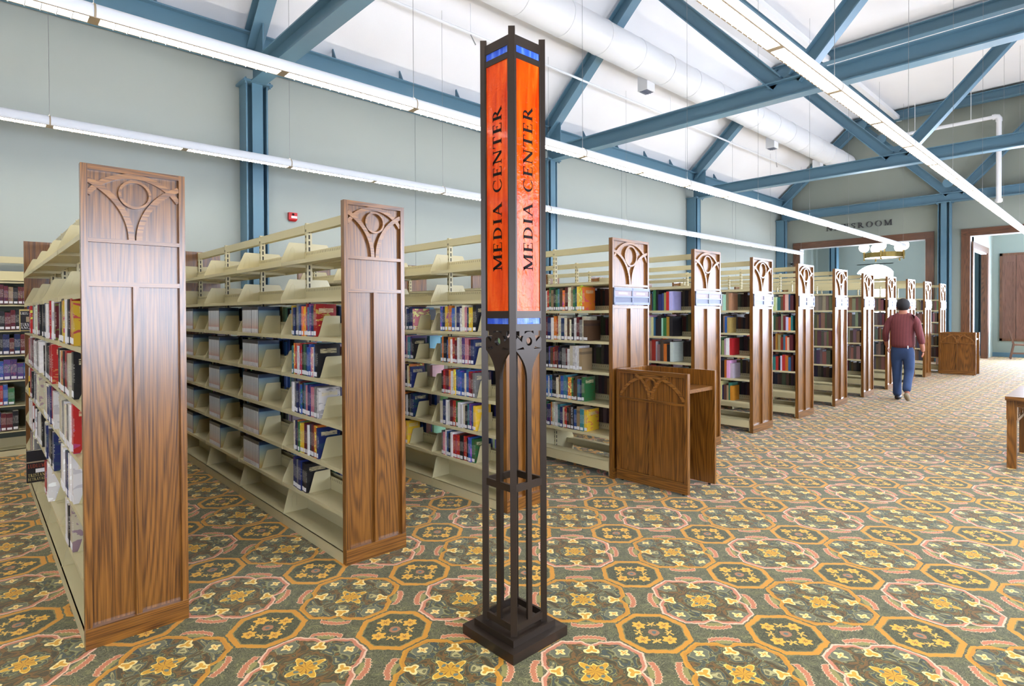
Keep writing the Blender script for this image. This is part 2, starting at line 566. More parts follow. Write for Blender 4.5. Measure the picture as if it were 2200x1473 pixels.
# ------------------------------------------------------------------ the room
XB, XF, YR, YL = -7.0, 20.75, -1.5, 8.4
ZF = 7.58
SL = 0.92
def slope_z(y): return 5.48 + SL * (8.3 - y)
YA = 8.3 - (ZF - 5.48) / SL          # where the slope meets the flat
MIDY = 3.45
floor = struct('floor', MB().box(XB, 28.5, YR - 0.2, YL + 0.2, -0.1, 0), 'carpet', 'patterned green and gold carpet with flowered medallions')
struct('wall_left', MB().box(XB, XF, YL, YL + 0.2, 0, 5.9), 'wall', 'pale sage painted wall with fine vertical joints')
for i, x in enumerate((-0.3, 5.6, 11.5, 17.4)):
    o = struct('trim_%d' % (i + 20), MB().box(x - 0.004, x + 0.004, YL - 0.003, YL + 0.01, 0, 4.9), 'seam')
struct('wall_back', MB().box(XB - 0.2, XB, YR - 0.2, YL + 0.2, 0, 8), 'wall', 'sage end wall behind the viewer')
c1 = MB()
yr = 2 * MIDY
def roofpt(y): return slope_z(y)
t_ = 0.12
L = [(YL + 0.2, slope_z(YL + 0.2)), (YA, ZF), (yr - YA, ZF), (yr - YL - 0.3, slope_z(YL + 0.3))]
names = ['ceiling_slope_left', 'ceiling', 'ceiling_slope_right']
for i in range(3):
    (y0, z0), (y1, z1) = L[i], L[i + 1]
    struct(names[i], MB().quadbox([(XB, y0, z0), (XF, y0, z0), (XF, y1, z1), (XB, y1, z1), (XB, y0, z0 + t_), (XF, y0, z0 + t_), (XF, y1, z1 + t_), (XB, y1, z1 + t_)]), 'plaster',
           ['white textured plaster ceiling sloping up from the sage wall', 'flat white plaster ceiling above the trusses', 'white plaster ceiling slope above the window side'][i])
# right wall with tall windows (out of view, daylight source)
bays = [(-5.0, -1.6), (0.4, 3.2), (4.4, 7.2), (9.8, 12.6), (14.0, 16.6), (17.6, 20.2)]
wr = MB()
px = XB
def bay_top(a): return 2.4 if a < 4.0 else 3.0
for a, b_ in bays:
    wr.box(px, a, YR - 0.2, YR, 0, 5.9); wr.box(a, b_, YR - 0.2, YR, 0, 1.0); wr.box(a, b_, YR - 0.2, YR, bay_top(a), 5.9); px = b_
wr.box(px, 24.6, YR - 0.2, YR, 0, 5.9)
struct('wall_right', wr, 'wall', 'sage side wall with a row of tall windows')
for i, (a, b_) in enumerate(bays):
    zt_ = bay_top(a)
    w_ = struct('window_%d' % (i + 1), MB().box(a, b_, YR - 0.16, YR - 0.14, 1.0, zt_), 'day_side', 'tall bright window in the side wall')
    n = 3
    for k in range(n + 1):
        xx = a + (b_ - a) * k / n
        part('window_frame', MB().box(xx - 0.03, xx + 0.03, YR - 0.14, YR - 0.06, 1.0, zt_), 'casing_z', w_)
    for zz in (1.0, (1.0 + zt_) / 2, zt_): part('window_rail', MB().box(a, b_, YR - 0.14, YR - 0.06, zz - 0.03, zz + 0.03), 'casing_x', w_)
# far wall with its two openings
far = MB()
far.box(XF, XF + 0.3, 7.74, YL + 0.2, 0, 8); far.box(XF, XF + 0.3, 4.168, 7.74, 3.627, 8)
far.box(XF, XF + 0.3, 3.12, 4.168, 0, 8); far.box(XF, XF + 0.3, -1.2, 3.12, 3.62, 8); far.box(XF, XF + 0.3, YR, -1.2, 0, 8)
struct('wall_far', far, 'wall_far', 'grey green gable wall carrying the room lettering')
def casing(idx, label, y0, y1, z1, wd, block=False, left=True, right=True):
    t = thing('trim_%d' % idx, label, None, (XF, (y0 + y1) / 2, 0), kind='structure')
    cy = (y0 + y1) / 2
    if left: part('side_board', MB().box(-0.03, 0.0, y1 - cy, y1 + wd - cy, 0, z1), 'casing_z', t)
    if right: part('side_board', MB().box(-0.03, 0.0, y0 - wd - cy, y0 - cy, 0, z1), 'casing_z', t)
    part('head_board', MB().box(-0.03, 0.0, y0 - cy, y1 - cy, z1, z1 + wd), 'casing_y', t)
    for yy in ([y0 - wd, y1] if right else [y1]):
        part('corner_block', MB().box(-0.045, 0.0, yy - cy, yy + wd - cy, z1, z1 + wd).box(-0.052, -0.045, yy + 0.03 - cy, yy + wd - 0.03 - cy, z1 + 0.03, z1 + wd - 0.03), 'casing_y', t)
    jb = MB().box(0, 0.3, y1 - 0.012 - cy, y1 - cy, 0, z1).box(0, 0.3, y0 - cy, y1 - cy, z1 - 0.012, z1).box(0, 0.3, y0 - cy, y0 + 0.012 - cy, 0, z1)
    part('jamb_lining', jb, 'white', t)
casing(1, 'dark oak casing around the wide opening under the wall lettering', 4.168, 7.74, 3.627, 0.21)
casing(2, 'dark oak casing around the opening beside the teal column', -1.2, 3.12, 3.62, 0.2)
# rooms beyond
XN, XV = 27.2, 24.4
struct('wall_newsroom_back', MB().box(XN, XN + 0.2, 3.2, 6.55, 0, 5).box(XN, XN + 0.2, 7.85, 9.6, 0, 5).box(XN, XN + 0.2, 6.55, 7.85, 3.42, 5).box(XN, XN + 0.2, 6.55, 7.85, 0, 0.8), 'wall_blue', 'pale teal wall of the room beyond the opening')
struct('wall_newsroom_left', MB().box(XF + 0.3, XN, 9.4, 9.6, 0, 5), 'wall_blue')
struct('ceiling_newsroom', MB().box(XF + 0.3, XN + 0.2, 3.0, 9.6, 4.6, 4.8), 'plaster')
arch = []
for k in range(13):
    th = math.pi * (0.22 + 0.56 * k / 12)
    arch.append((7.2 + 0.85 * math.cos(th), 3.42 - 0.85 + 0.85 * math.sin(th)))
w7 = struct('window_7', MB().prism([(XN + 0.12, 6.55, 0.8)] + [(XN + 0.12, y, z) for y, z in [(6.55, 3.1)] + sorted([(y, z) for y, z in arch if 6.55 < y < 7.85]) + [(7.85, 3.1)]] + [(XN + 0.12, 7.85, 0.8)], (0.02, 0, 0)), 'day_news', 'bright arched window seen through the far opening')
fill = MB()
pts = [(y, z) for y, z in sorted(arch) if 6.55 < y < 7.85]
pts = [(6.55, 3.1)] + pts + [(7.85, 3.1)]
for (ya, za), (yb, zb) in zip(pts[:-1], pts[1:]):
    fill.quadbox([(XN, ya, za), (XN + 0.1, ya, za), (XN + 0.1, yb, zb), (XN, yb, zb), (XN, ya, 3.45), (XN + 0.1, ya, 3.45), (XN + 0.1, yb, 3.45), (XN, yb, 3.45)])
part('arched_head', fill, 'wall_blue', w7)
part('window_reveal', MB().box(XN - 0.02, XN + 0.1, 7.72, 7.85, 0.8, 3.05), 'blue', w7)
# vestibule: its left wall holds a cased doorway, its end wall the shutters
sv = MB().box(XF + 0.3, 20.95, 3.08, 3.2, 0, 4.6).box(23.2, XV + 0.2, 3.08, 3.2, 0, 4.6).box(20.95, 23.2, 3.08, 3.2, 3.28, 4.6)
struct('wall_vestibule_left', sv, 'wall_blue', 'pale teal return wall with a cased doorway')
dt = thing('trim_3', 'dark oak casing of the doorway in the return wall', None, (22.0, 3.08, 0), kind='structure')
part('side_board', MB().box(1.2, 1.42, -0.03, 0, 0, 3.28), 'casing_z', dt)
part('side_board', MB().box(-1.25, -1.05, -0.03, 0, 0, 3.28), 'casing_z', dt)
part('head_board', MB().box(-1.25, 1.42, -0.03, 0, 3.28, 3.46), 'casing_x', dt)
part('jamb_lining', MB().box(1.17, 1.2, 0, 0.13, 0, 3.28), 'casing_z', dt)
part('head_lining', MB().box(-1.05, 1.17, 0, 0.13, 3.25, 3.28), 'white', dt)
struct('wall_vestibule_end', MB().box(XV, XV + 0.2, 2.0, 3.2, 0, 4.6).box(XV, XV + 0.2, YR, 2.0, 0, 0.45).box(XV, XV + 0.2, YR, 2.0, 3.3, 4.6), 'wall_blue', 'pale teal end wall with wooden shutters')
struct('ceiling_vestibule', MB().box(XF + 0.3, XV + 0.2, YR - 0.2, 3.2, 4.5, 4.6), 'plaster')
w8 = struct('window_8', MB().box(XV + 0.1, XV + 0.12, YR, 2.0, 0.45, 3.3), 'day_end', 'wide bright window in the end wall beside the shutters')
fr = MB()
for k in range(5): fr.box(XV + 0.02, XV + 0.1, YR + 0.875 * k - 0.03, YR + 0.875 * k + 0.03, 0.45, 3.3)
for zz in (0.45, 1.6, 3.3): fr.box(XV + 0.02, XV + 0.1, YR, 2.0, zz - 0.03, zz + 0.03)
part('window_frame', fr, 'casing_z', w8)
struct('baseboard_vestibule', MB().box(XV - 0.02, XV, YR, 3.08, 0, 0.14), 'blue', 'dark teal baseboard below the shutters')
struct('baseboard_left', MB().box(XB, XF, YL - 0.02, YL, 0, 0.14), 'blue')
struct('baseboard_far', MB().box(XF - 0.02, XF, 3.33, 3.95, 0, 0.14), 'blue')
sh = thing('wall_shutter', 'pair of dark oak panelled shutters on the far teal wall', 'shutter', (XV, 2.5, 0.6))
for k in range(2):
    y1 = 0.33 - 0.34 * k; y0 = y1 - 0.33
    leaf = part('shutter_leaf', MB().box(-0.035, -0.012, y0, y1, 0, 2.66), 'shutter', sh)
    for ya_ in (y0, y1 - 0.06): part('stile', MB().box(-0.055, -0.035, ya_, ya_ + 0.06, 0, 2.66), 'shutter', leaf)
    for z0_, z1_ in ((0, 0.18), (2.46, 2.66)): part('rail', MB().box(-0.055, -0.035, y0 + 0.06, y1 - 0.06, z0_, z1_), 'shutter', leaf)
part('frame', MB().box(-0.06, 0, 0.33, 0.4, -0.08, 2.74).box(-0.06, 0, -0.42, -0.35, -0.08, 2.74).box(-0.06, 0, -0.42, 0.4, 2.66, 2.74).box(-0.06, 0, -0.42, 0.4, -0.08, 0), 'casing_z', sh)

# ------------------------------------------------------------------ steel: columns, trusses, eave beams
TX = [2.87, 8.75, 14.6, 20.5]
ORD = ['first', 'second', 'third', 'fourth', 'fifth', 'sixth', 'seventh', 'eighth', 'ninth', 'tenth', 'eleventh', 'twelfth', 'thirteenth',
       'fourteenth', 'fifteenth', 'sixteenth', 'seventeenth', 'eighteenth', 'nineteenth', 'twentieth', 'twenty-first', 'twenty-second', 'twenty-third', 'twenty-fourth',
       'twenty-fifth', 'twenty-sixth', 'twenty-seventh', 'twenty-eighth', 'twenty-ninth', 'thirtieth'] + ['number %d' % n for n in range(31, 80)]
def steel_column(x, y, label, h=4.60):
    t = thing('steel_column', label, 'column', (x, y, 0), 'blue steel columns')
    part('flange_column', MB().box(-0.145, -0.125, -0.13, 0.13, 0, h).box(0.125, 0.145, -0.13, 0.13, 0, h).box(-0.125, 0.125, -0.01, 0.01, 0, h), 'blue', t)
    part('web_column', MB().box(-0.07, 0.07, -0.15, -0.132, 0, h).box(-0.009, 0.009, -0.132, -0.01, 0, h), 'blue', t)
    part('cap_plate', MB().box(-0.19, 0.19, -0.2, 0.14, h, h + 0.025), 'blue', t)
    for sx in (-1, 1):
        part('bolt', MB().tube([(sx * 0.16, -0.17, h - 0.03), (sx * 0.16, -0.17, h + 0.05)], 0.013, 6), 'blue', t)
    return t
CN = ['blue steel column behind the first two bookcases, beside the red alarm', 'blue steel column on the sage wall just behind the bronze sign pylon', 'blue steel column on the sage wall short of the gable corner', 'blue steel column in the corner of sage wall and gable']
for x, l in zip(TX, CN): steel_column(x, YL - 0.15, l)
gc_ = steel_column(XF - 0.16, 3.68, 'blue steel column on the gable wall between the two oak-cased openings')
gc_.rotation_euler = (0, 0, -math.pi / 2)
for i, x in enumerate(TX):
    lab = ['blue steel roof truss nearest the viewer, over the first bookcases', 'blue steel roof truss second along, rising behind the bronze pylon', 'blue steel roof truss third along, before the gable', 'blue steel roof truss flat against the lettered gable wall'][i]
    t = thing('roof_truss', lab, 'truss', (x, MIDY, 4.62), 'blue steel roof trusses')
    def P(y, z): return (0, y - MIDY, z - 4.62)
    ym = lambda y: 2 * MIDY - y
    part('bottom_chord', MB().ibeam(P(8.25, 4.735), P(ym(8.25), 4.735), 0.2, 0.265), 'blue', t)
    for m in (0, 1):
        g = (lambda y: ym(y)) if m else (lambda y: y)
        up = (0, -1 if m else 1, 1.0)
        part('top_chord', MB().ibeam(P(g(8.28), 5.2), P(g(5.9), 7.37), 0.2, 0.26, (0, 0, 1)), 'blue', t)
        part('diagonal', MB().ibeam(P(g(3.58), 4.85), P(g(5.78), 7.24), 0.18, 0.22, (0, 0, 1)), 'blue', t)
        part('heel_plate', MB().prism([P(g(8.2), 4.85), P(g(7.9), 4.86), P(g(7.9), 5.35), P(g(8.2), 5.12)], (0.02, 0, 0)), 'blue', t)
    part('collar_chord', MB().ibeam(P(6.1, 7.38), P(ym(6.1), 7.38), 0.2, 0.26), 'blue', t)
    part('gusset', MB().box(-0.012, 0.012, -0.22, 0.22, 0.24, 0.42), 'blue', t)
for side, y, lab in ((1, 8.22, 'long blue steel eave beam along the top of the sage wall'), (-1, 2 * MIDY - 8.22, 'long blue steel eave beam above the side windows')):
    t = thing('eave_beam', lab, 'beam', (6.8, y, 4.86))
    part('girder', MB().ibeam((-13.8, 0, 0.22), (13.75, 0, 0.22), 0.18, 0.44), 'blue', t)
    for k in range(-8, 12):
        xx = -6.8 + 2.87 + 1.174 * k
        if k % 5 == 0 or not -13.5 < xx < 13.6: continue
        part('fin', MB().prism([(xx, 0.08 * side, 0.44), (xx, -0.05 * side, 0.44), (xx, 0.06 * side, 0.64), (xx, 0.08 * side, 0.64)], (0.015, 0, 0)), 'blue', t)
# ceiling services
rb = thing('ceiling_raceway', 'white boxed raceway with blue channel running under the flat ceiling', 'raceway', (7, 4.9, 7.24))
part('white_box', MB().box(-13.9, 13.7, -0.13, 0.0, 0.02, 0.14), 'white', rb)
part('blue_channel', MB().box(-13.9, 13.7, 0.03, 0.10, 0, 0.12), 'blue', rb)
DU = (6.28, 6.24, 0.29)
du = thing('air_duct', 'large round white air duct under the ceiling slope', 'duct', (7, DU[0], DU[1]))
m_ = MB(); m_.smooth = True
part('duct_pipe', m_.tube([(-13.9, 0, 0), (13.6, 0, 0)], DU[2], 28), 'duct', du)
for k in range(-14, 14):
    m_ = MB(); m_.smooth = True
    if k == -14: seam = part('seam_ring', m_.tube([(k * 0.98, 0, 0), (k * 0.98 + 0.025, 0, 0)], DU[2] + 0.008, 28), 'duct', du); continue
    o = seam.copy(); COL.objects.link(o); o.location = ((k + 14) * 0.98, 0, 0); o.parent = du
for k, x in enumerate((3.9, 9.75, 15.6, 18.9)):
    g = part('air_outlet', MB().box(x - 7.13, x - 6.87, 0.14, 0.36, -0.42, -0.14), 'white', du)
    part('grille', MB().box(x - 7.11, x - 6.89, 0.16, 0.34, -0.425, -0.42).box(x - 7.11, x - 6.89, 0.22, 0.23, -0.435, -0.42).box(x - 7.11, x - 6.89, 0.27, 0.28, -0.435, -0.42), 'holder', g)
sp_ = thing('sprinkler_pipe', 'thin white sprinkler pipe hung below the ceiling slope', 'pipe', (7, 7.25, 5.97))
part('pipe', MB().tube([(-13.9, 0, 0), (13.6, 0, 0)], 0.022, 8), 'white', sp_)
for x in (0, 2.87, 5.8, 8.75, 11.7, 14.6, 17.5):
    h = part('hanger', MB().tube([(x - 7 + 0.1, 0, 0), (x - 7 + 0.1, 0, slope_z(7.25) - 5.97)], 0.006, 6), 'white', sp_)
    if x not in (2.87, 8.75, 14.6):
        part('sprinkler_head', MB().tube([(x - 7 + 0.1, 0, -0.02), (x - 7 + 0.22, 0.02, -0.14)], [0.008, 0.012], 6), 'steel_in', sp_)
sp2 = thing('riser_pipe', 'white pipe with elbow dropping in front of the gable', 'pipe', (20.25, 2.44, 4.2))
part('riser', MB().tube([(0, 0, 0.2), (0, 0, 2.5)], 0.06, 12), 'white', sp2)
part('branch', MB().tube([(0, 0.05, 2.52), (0, 2.3, 2.52)], 0.05, 12), 'white', sp2)
m_ = MB(); m_.smooth = True
part('elbow', m_.tube([(0, 0, 2.38), (0, 0, 2.45), (0, 0.03, 2.51), (0, 0.09, 2.525), (0, 0.14, 2.52)], 0.075, 12), 'white', sp2)
part('coupling', MB().tube([(0, 0, 0.22), (0, 0, 0.30)], 0.085, 12), 'white', sp2)
for y in (0.6, 1.9):
    part('hanger', MB().tube([(0, y, 2.55), (0, y, 3.38)], 0.008, 6), 'white', sp2)
for y, z, l in ((5.72, 7.28, 'pale blue disc high on the gable truss under the ceiling'), (5.2, 6.72, 'pale blue disc on the gable truss diagonal, halfway up'), (3.55, 5.12, 'pale blue disc low on the gable truss above its node')):
    t = thing('truss_disc', l, 'speaker', (20.3, y, z), 'pale discs on the gable truss')  # plain round discs fixed at the truss joints, use unknown
    part('disc', MB().tube([(-0.05, 0, 0), (0.0, 0, 0)], 0.13, 20), 'blue', t)
    part('bracket', MB().box(0, 0.14, -0.03, 0.03, -0.1, 0.03), 'blue', t)

# ------------------------------------------------------------------ pendant light rows
ZB = 3.385
RT = 0.068
seg = 1.22
x_end = 20.12
def prof(a0=-32, a1=212, n=20, r=RT):
    return [(r * math.cos(math.radians(a0 + (a1 - a0) * k / n)), r * math.sin(math.radians(a0 + (a1 - a0) * k / n))) for k in range(n + 1)]
def seg_housing():
    mb = MB(); mb.smooth = True
    for a0, a1 in ((-32, 66), (114, 212)):
        p = prof(a0, a1, 10)
        n = len(p); b0 = len(mb.v)
        for x in (0.0, seg):
            mb.v += [(x, y, z + 0.036) for y, z in p]
        for k in range(n - 1):
            mb.f.append((b0 + k, b0 + k + 1, b0 + n + k + 1, b0 + n + k)); mb.mi.append(0)
    # flat lips beside the louvre
    mb.box(0, seg, 0.048, 0.0577, -0.004, 0.003, 1); mb.box(0, seg, -0.0577, -0.048, -0.004, 0.003, 1)
    mb.box(0, 0.03, -0.048, 0.048, -0.004, 0.008, 1); mb.box(seg - 0.03, seg, -0.048, 0.048, -0.004, 0.008, 1)
    return mb.mesh('housing', ['white', 'tan'])
H_ME = seg_housing()
lv = MB()
nb = 15
for k in range(1, nb):
    xx = 0.035 + (seg - 0.07) * k / nb
    lv.box(xx - 0.003, xx + 0.003, -0.048, 0.048, -0.012, 0.006)
lv.box(0.03, seg - 0.03, -0.0485, -0.0465, -0.002, 0.008).box(0.03, seg - 0.03, 0.0465, 0.0485, -0.002, 0.008)
L_ME = lv.mesh('louver', 'blade')
G_ME = MB().prism([(0.03, -0.047, 0.006), (0.03, 0.047, 0.006), (seg - 0.03, 0.047, 0.006), (seg - 0.03, -0.047, 0.006)], (0, 0, 0.001)).mesh('lamp_glow', 'lamp_down')
U_ME = MB().box(0.01, seg - 0.01, -0.026, 0.026, 0.080, 0.081).mesh('uplight_slot', 'lamp_up')
rg = MB(); rg.smooth = True
pr_ = prof(r=RT + 0.003); n = len(pr_)
for x in (-0.006, 0.006): rg.v += [(x, y, z + 0.036) for y, z in pr_]
for k in range(n - 1): rg.f.append((k, k + 1, n + k + 1, n + k)); rg.mi.append(0)
RG_ME = rg.mesh('joint_ring', 'tan')
EC = MB().prism([(0, y, z + 0.036) for y, z in prof()], (0.004, 0, 0)).mesh('end_cap', 'white')
def pendant(y, label):
    t = thing('pendant_light', label, 'light', (x_end, y, ZB), 'long pendant light rows')
    k = 0
    while True:
        x = -seg * (k + 1)
        if x_end + x < -6.5: break
        h = add('housing', H_ME, t, (x, 0, 0))
        add('louver', L_ME, t, (x, 0, 0)); add('lamp_glow', G_ME, t, (x, 0, 0)); add('uplight_slot', U_ME, t, (x, 0, 0))
        if k % 2 == 1:
            add('joint_ring', RG_ME, t, (x, 0, 0))
            top = min(ZF, slope_z(y)) - ZB
            part('hanging_cable', MB().tube([(x, 0, 0.08), (x, 0, top)], 0.0025, 5), 'steel_in', t)
        k += 1
    add('end_cap', EC, t, (0, 0, 0))
    part('hanging_cable', MB().tube([(-0.05, 0, 0.08), (-0.05, 0, min(ZF, slope_z(y)) - ZB)], 0.0025, 5), 'steel_in', t)
    return t
pendant(7.45, 'long white pendant light row closest to the sage wall')
t2 = pendant(4.583, 'long white pendant light row in the middle, running behind the bronze pylon')
pendant(1.76, 'long white pendant light row over the open aisle with bright louvres')

# ------------------------------------------------------------------ serif lettering
def stroke(pts, ws):
    """polyline with widths -> list of quads (2d)"""
    L_, R_ = [], []
    for i, p in enumerate(pts):
        a = pts[max(i - 1, 0)]; b_ = pts[min(i + 1, len(pts) - 1)]
        dx, dy = b_[0] - a[0], b_[1] - a[1]
        d = math.hypot(dx, dy) or 1
        nx, ny = -dy / d, dx / d
        w = ws[i] / 2
        L_.append((p[0] + nx * w, p[1] + ny * w)); R_.append((p[0] - nx * w, p[1] - ny * w))
    return [[L_[i], R_[i], R_[i + 1], L_[i + 1]] for i in range(len(pts) - 1)]
def rect(x0, x1, y0, y1): return [[(x0, y0), (x1, y0), (x1, y1), (x0, y1)]]
def band(cx, cy, rxo, ryo, rxi, ryi, a0, a1, n=16):
    q = []
    for k in range(n):
        t0, t1 = (math.radians(a0 + (a1 - a0) * (k + e) / n) for e in (0, 1))
        q.append([(cx + rxi * math.cos(t0), cy + ryi * math.sin(t0)), (cx + rxo * math.cos(t0), cy + ryo * math.sin(t0)), (cx + rxo * math.cos(t1), cy + ryo * math.sin(t1)), (cx + rxi * math.cos(t1), cy + ryi * math.sin(t1))])
    return q
def serif(x, w, y): return rect(x - w / 2, x + w / 2, y, y + 0.045)
TK, TN = 0.18, 0.075
def glyph(ch):
    q = []
    if ch == 'M':
        q += rect(.13, .13 + TN, 0, 1) + rect(.83, .83 + TK, 0, 1) + stroke([(.14, 1), (.52, .04)], [TK * 1.05] * 2) + stroke([(.52, .04), (.87, 1)], [TN] * 2)
        q += serif(.16, .28, 0) + serif(.9, .34, 0) + serif(.1, .2, .955) + serif(.95, .22, .955); return q, 1.1
    if ch == 'E':
        q += rect(.12, .12 + TK, 0, 1) + rect(.04, .62, .95, 1) + rect(.04, .66, 0, .05) + rect(.2, .5, .49, .54) + rect(.58, .62, .78, 1) + rect(.62, .66, 0, .24) + rect(.47, .51, .4, .63); return q, .74
    if ch == 'D':
        q += rect(.12, .12 + TK, 0, 1) + rect(.04, .4, .95, 1) + rect(.04, .4, 0, .05) + band(.36, .5, .48, .5, .32, .455, -90, 90); return q, .94
    if ch == 'I':
        q += rect(.12, .12 + TK, 0, 1) + serif(.195, .34, 0) + serif(.195, .34, .955); return q, .42
    if ch == 'A':
        q += stroke([(.44, 1), (.12, 0)], [TN] * 2) + stroke([(.42, 1), (.78, 0)], [TK] * 2) + rect(.22, .62, .33, .375) + serif(.12, .26, 0) + serif(.78, .32, 0); return q, .96
    if ch == 'C':
        q += band(.5, .5, .45, .52, .29, .47, 48, 312, 22) + rect(.78, .82, .66, .96) + rect(.79, .83, .1, .26); return q, .94
    if ch == 'N':
        q += rect(.13, .13 + TN, 0, 1) + rect(.78, .78 + TN, 0, 1) + stroke([(.13, .97), (.8, .03)], [TK] * 2) + serif(.16, .28, 0) + serif(.1, .24, .955) + serif(.81, .28, .955); return q, .98
    if ch == 'T':
        q += rect(.34, .34 + TK, 0, 1) + rect(.04, .79, .95, 1) + rect(.04, .08, .76, 1) + rect(.75, .79, .76, 1) + serif(.415, .34, 0); return q, .84
    if ch == 'R':
        q += rect(.12, .12 + TK, 0, 1) + rect(.04, .38, .95, 1) + rect(.2, .4, .46, .51) + band(.36, .73, .3, .27, .15, .225, -90, 90) + stroke([(.4, .5), (.82, .0)], [TK] * 2) + serif(.195, .34, 0) + serif(.84, .2, 0); return q, .94
    if ch == 'W':
        q += stroke([(.08, 1), (.36, 0)], [TK] * 2) + stroke([(.36, 0), (.6, 1)], [TN] * 2) + stroke([(.58, 1), (.86, 0)], [TK] * 2) + stroke([(.86, 0), (1.1, 1)], [TN] * 2) + serif(.1, .3, .955) + serif(.6, .26, .955) + serif(1.1, .26, .955); return q, 1.2
    if ch == 'S':
        pts = [(.58, .8), (.5, .93), (.34, .97), (.17, .88), (.14, .73), (.26, .6), (.42, .5), (.57, .38), (.58, .2), (.42, .05), (.24, .04), (.12, .18)]
        q += stroke(pts, [.05, .05, .06, .1, .14, .16, .17, .16, .13, .08, .05, .05]) + rect(.59, .63, .72, .98) + rect(.08, .12, .02, .28); return q, .72
    if ch == 'O':
        q += band(.5, .5, .46, .52, .29, .475, 0, 360, 28); return q, 1.0
    if ch == 'G':
        q += band(.5, .5, .45, .52, .29, .47, 48, 318, 22) + rect(.72, .86, .08, .46) + rect(.62, .94, .42, .46); return q, 1.0
    if ch == 'L':
        q += rect(.12, .12 + TK, 0, 1) + rect(.04, .62, 0, .05) + rect(.58, .62, 0, .26) + serif(.195, .34, .955); return q, .68
    if ch == 'U':
        q += rect(.12, .25, .25, 1) + rect(.7, .76, .25, 1) + band(.44, .3, .32, .32, .19, .26, 180, 360) + serif(.18, .3, .955) + serif(.73, .26, .955); return q, .9
    if ch == 'B':
        q += rect(.12, .27, 0, 1) + rect(.04, .4, .95, 1) + rect(.04, .4, 0, .05) + rect(.2, .4, .49, .53) + band(.36, .75, .26, .25, .12, .2, -90, 90) + band(.36, .26, .32, .26, .17, .21, -90, 90); return q, .8
    if ch == 'V' or ch == 'Y' or ch == 'P' or ch == 'H':
        if ch == 'V': q += stroke([(.1, 1), (.44, 0)], [TK] * 2) + stroke([(.44, 0), (.76, 1)], [TN] * 2) + serif(.12, .3, .955) + serif(.76, .26, .955); return q, .88
        if ch == 'Y': q += stroke([(.1, 1), (.42, .48)], [TK] * 2) + stroke([(.42, .48), (.74, 1)], [TN] * 2) + rect(.36, .5, 0, .5) + serif(.43, .34, 0) + serif(.12, .28, .955) + serif(.74, .24, .955); return q, .84
        if ch == 'P': q += rect(.12, .27, 0, 1) + rect(.04, .38, .95, 1) + rect(.2, .4, .43, .48) + band(.36, .715, .3, .285, .15, .235, -90, 90) + serif(.195, .34, 0); return q, .74
        q += rect(.12, .25, 0, 1) + rect(.68, .81, 0, 1) + rect(.2, .7, .47, .52) + serif(.19, .3, 0) + serif(.74, .3, 0) + serif(.19, .3, .955) + serif(.74, .3, .955); return q, .96
    return [], 0.45
def lettering(text, size, origin, ex, ey, depth, mat, parent, space=0.1, name='letter', total=None):
    """origin, ex, ey, depth are 3d vectors in the parent's space; one part for each letter"""
    ex, ey, depth, origin = Vector(ex), Vector(ey), Vector(depth), Vector(origin)
    adv = [glyph(ch)[1] + space for ch in text]
    sx = size
    if total: sx = total / sum(adv)
    x = 0.0
    out = []
    for ch, a in zip(text, adv):
        q, _ = glyph(ch)
        if q:
            mb = MB()
            for poly in q:
                mb.prism([origin + ex * ((x + px_) * sx) + ey * (py_ * size) for px_, py_ in poly], depth)
            out.append(part(name, mb, mat, parent))
        x += a
    return out
nr = thing('wall_lettering', 'dark serif letters spelling NEWSROOM on the gable wall', 'lettering', (XF - 0.03, 5.95, 4.15))
lettering('NEWSROOM', 0.17, (0, 0.96, 0), (0, -1, 0), (0, 0, 1), (0.03, 0, 0), 'letter_metal', nr, 0.24, total=1.94)

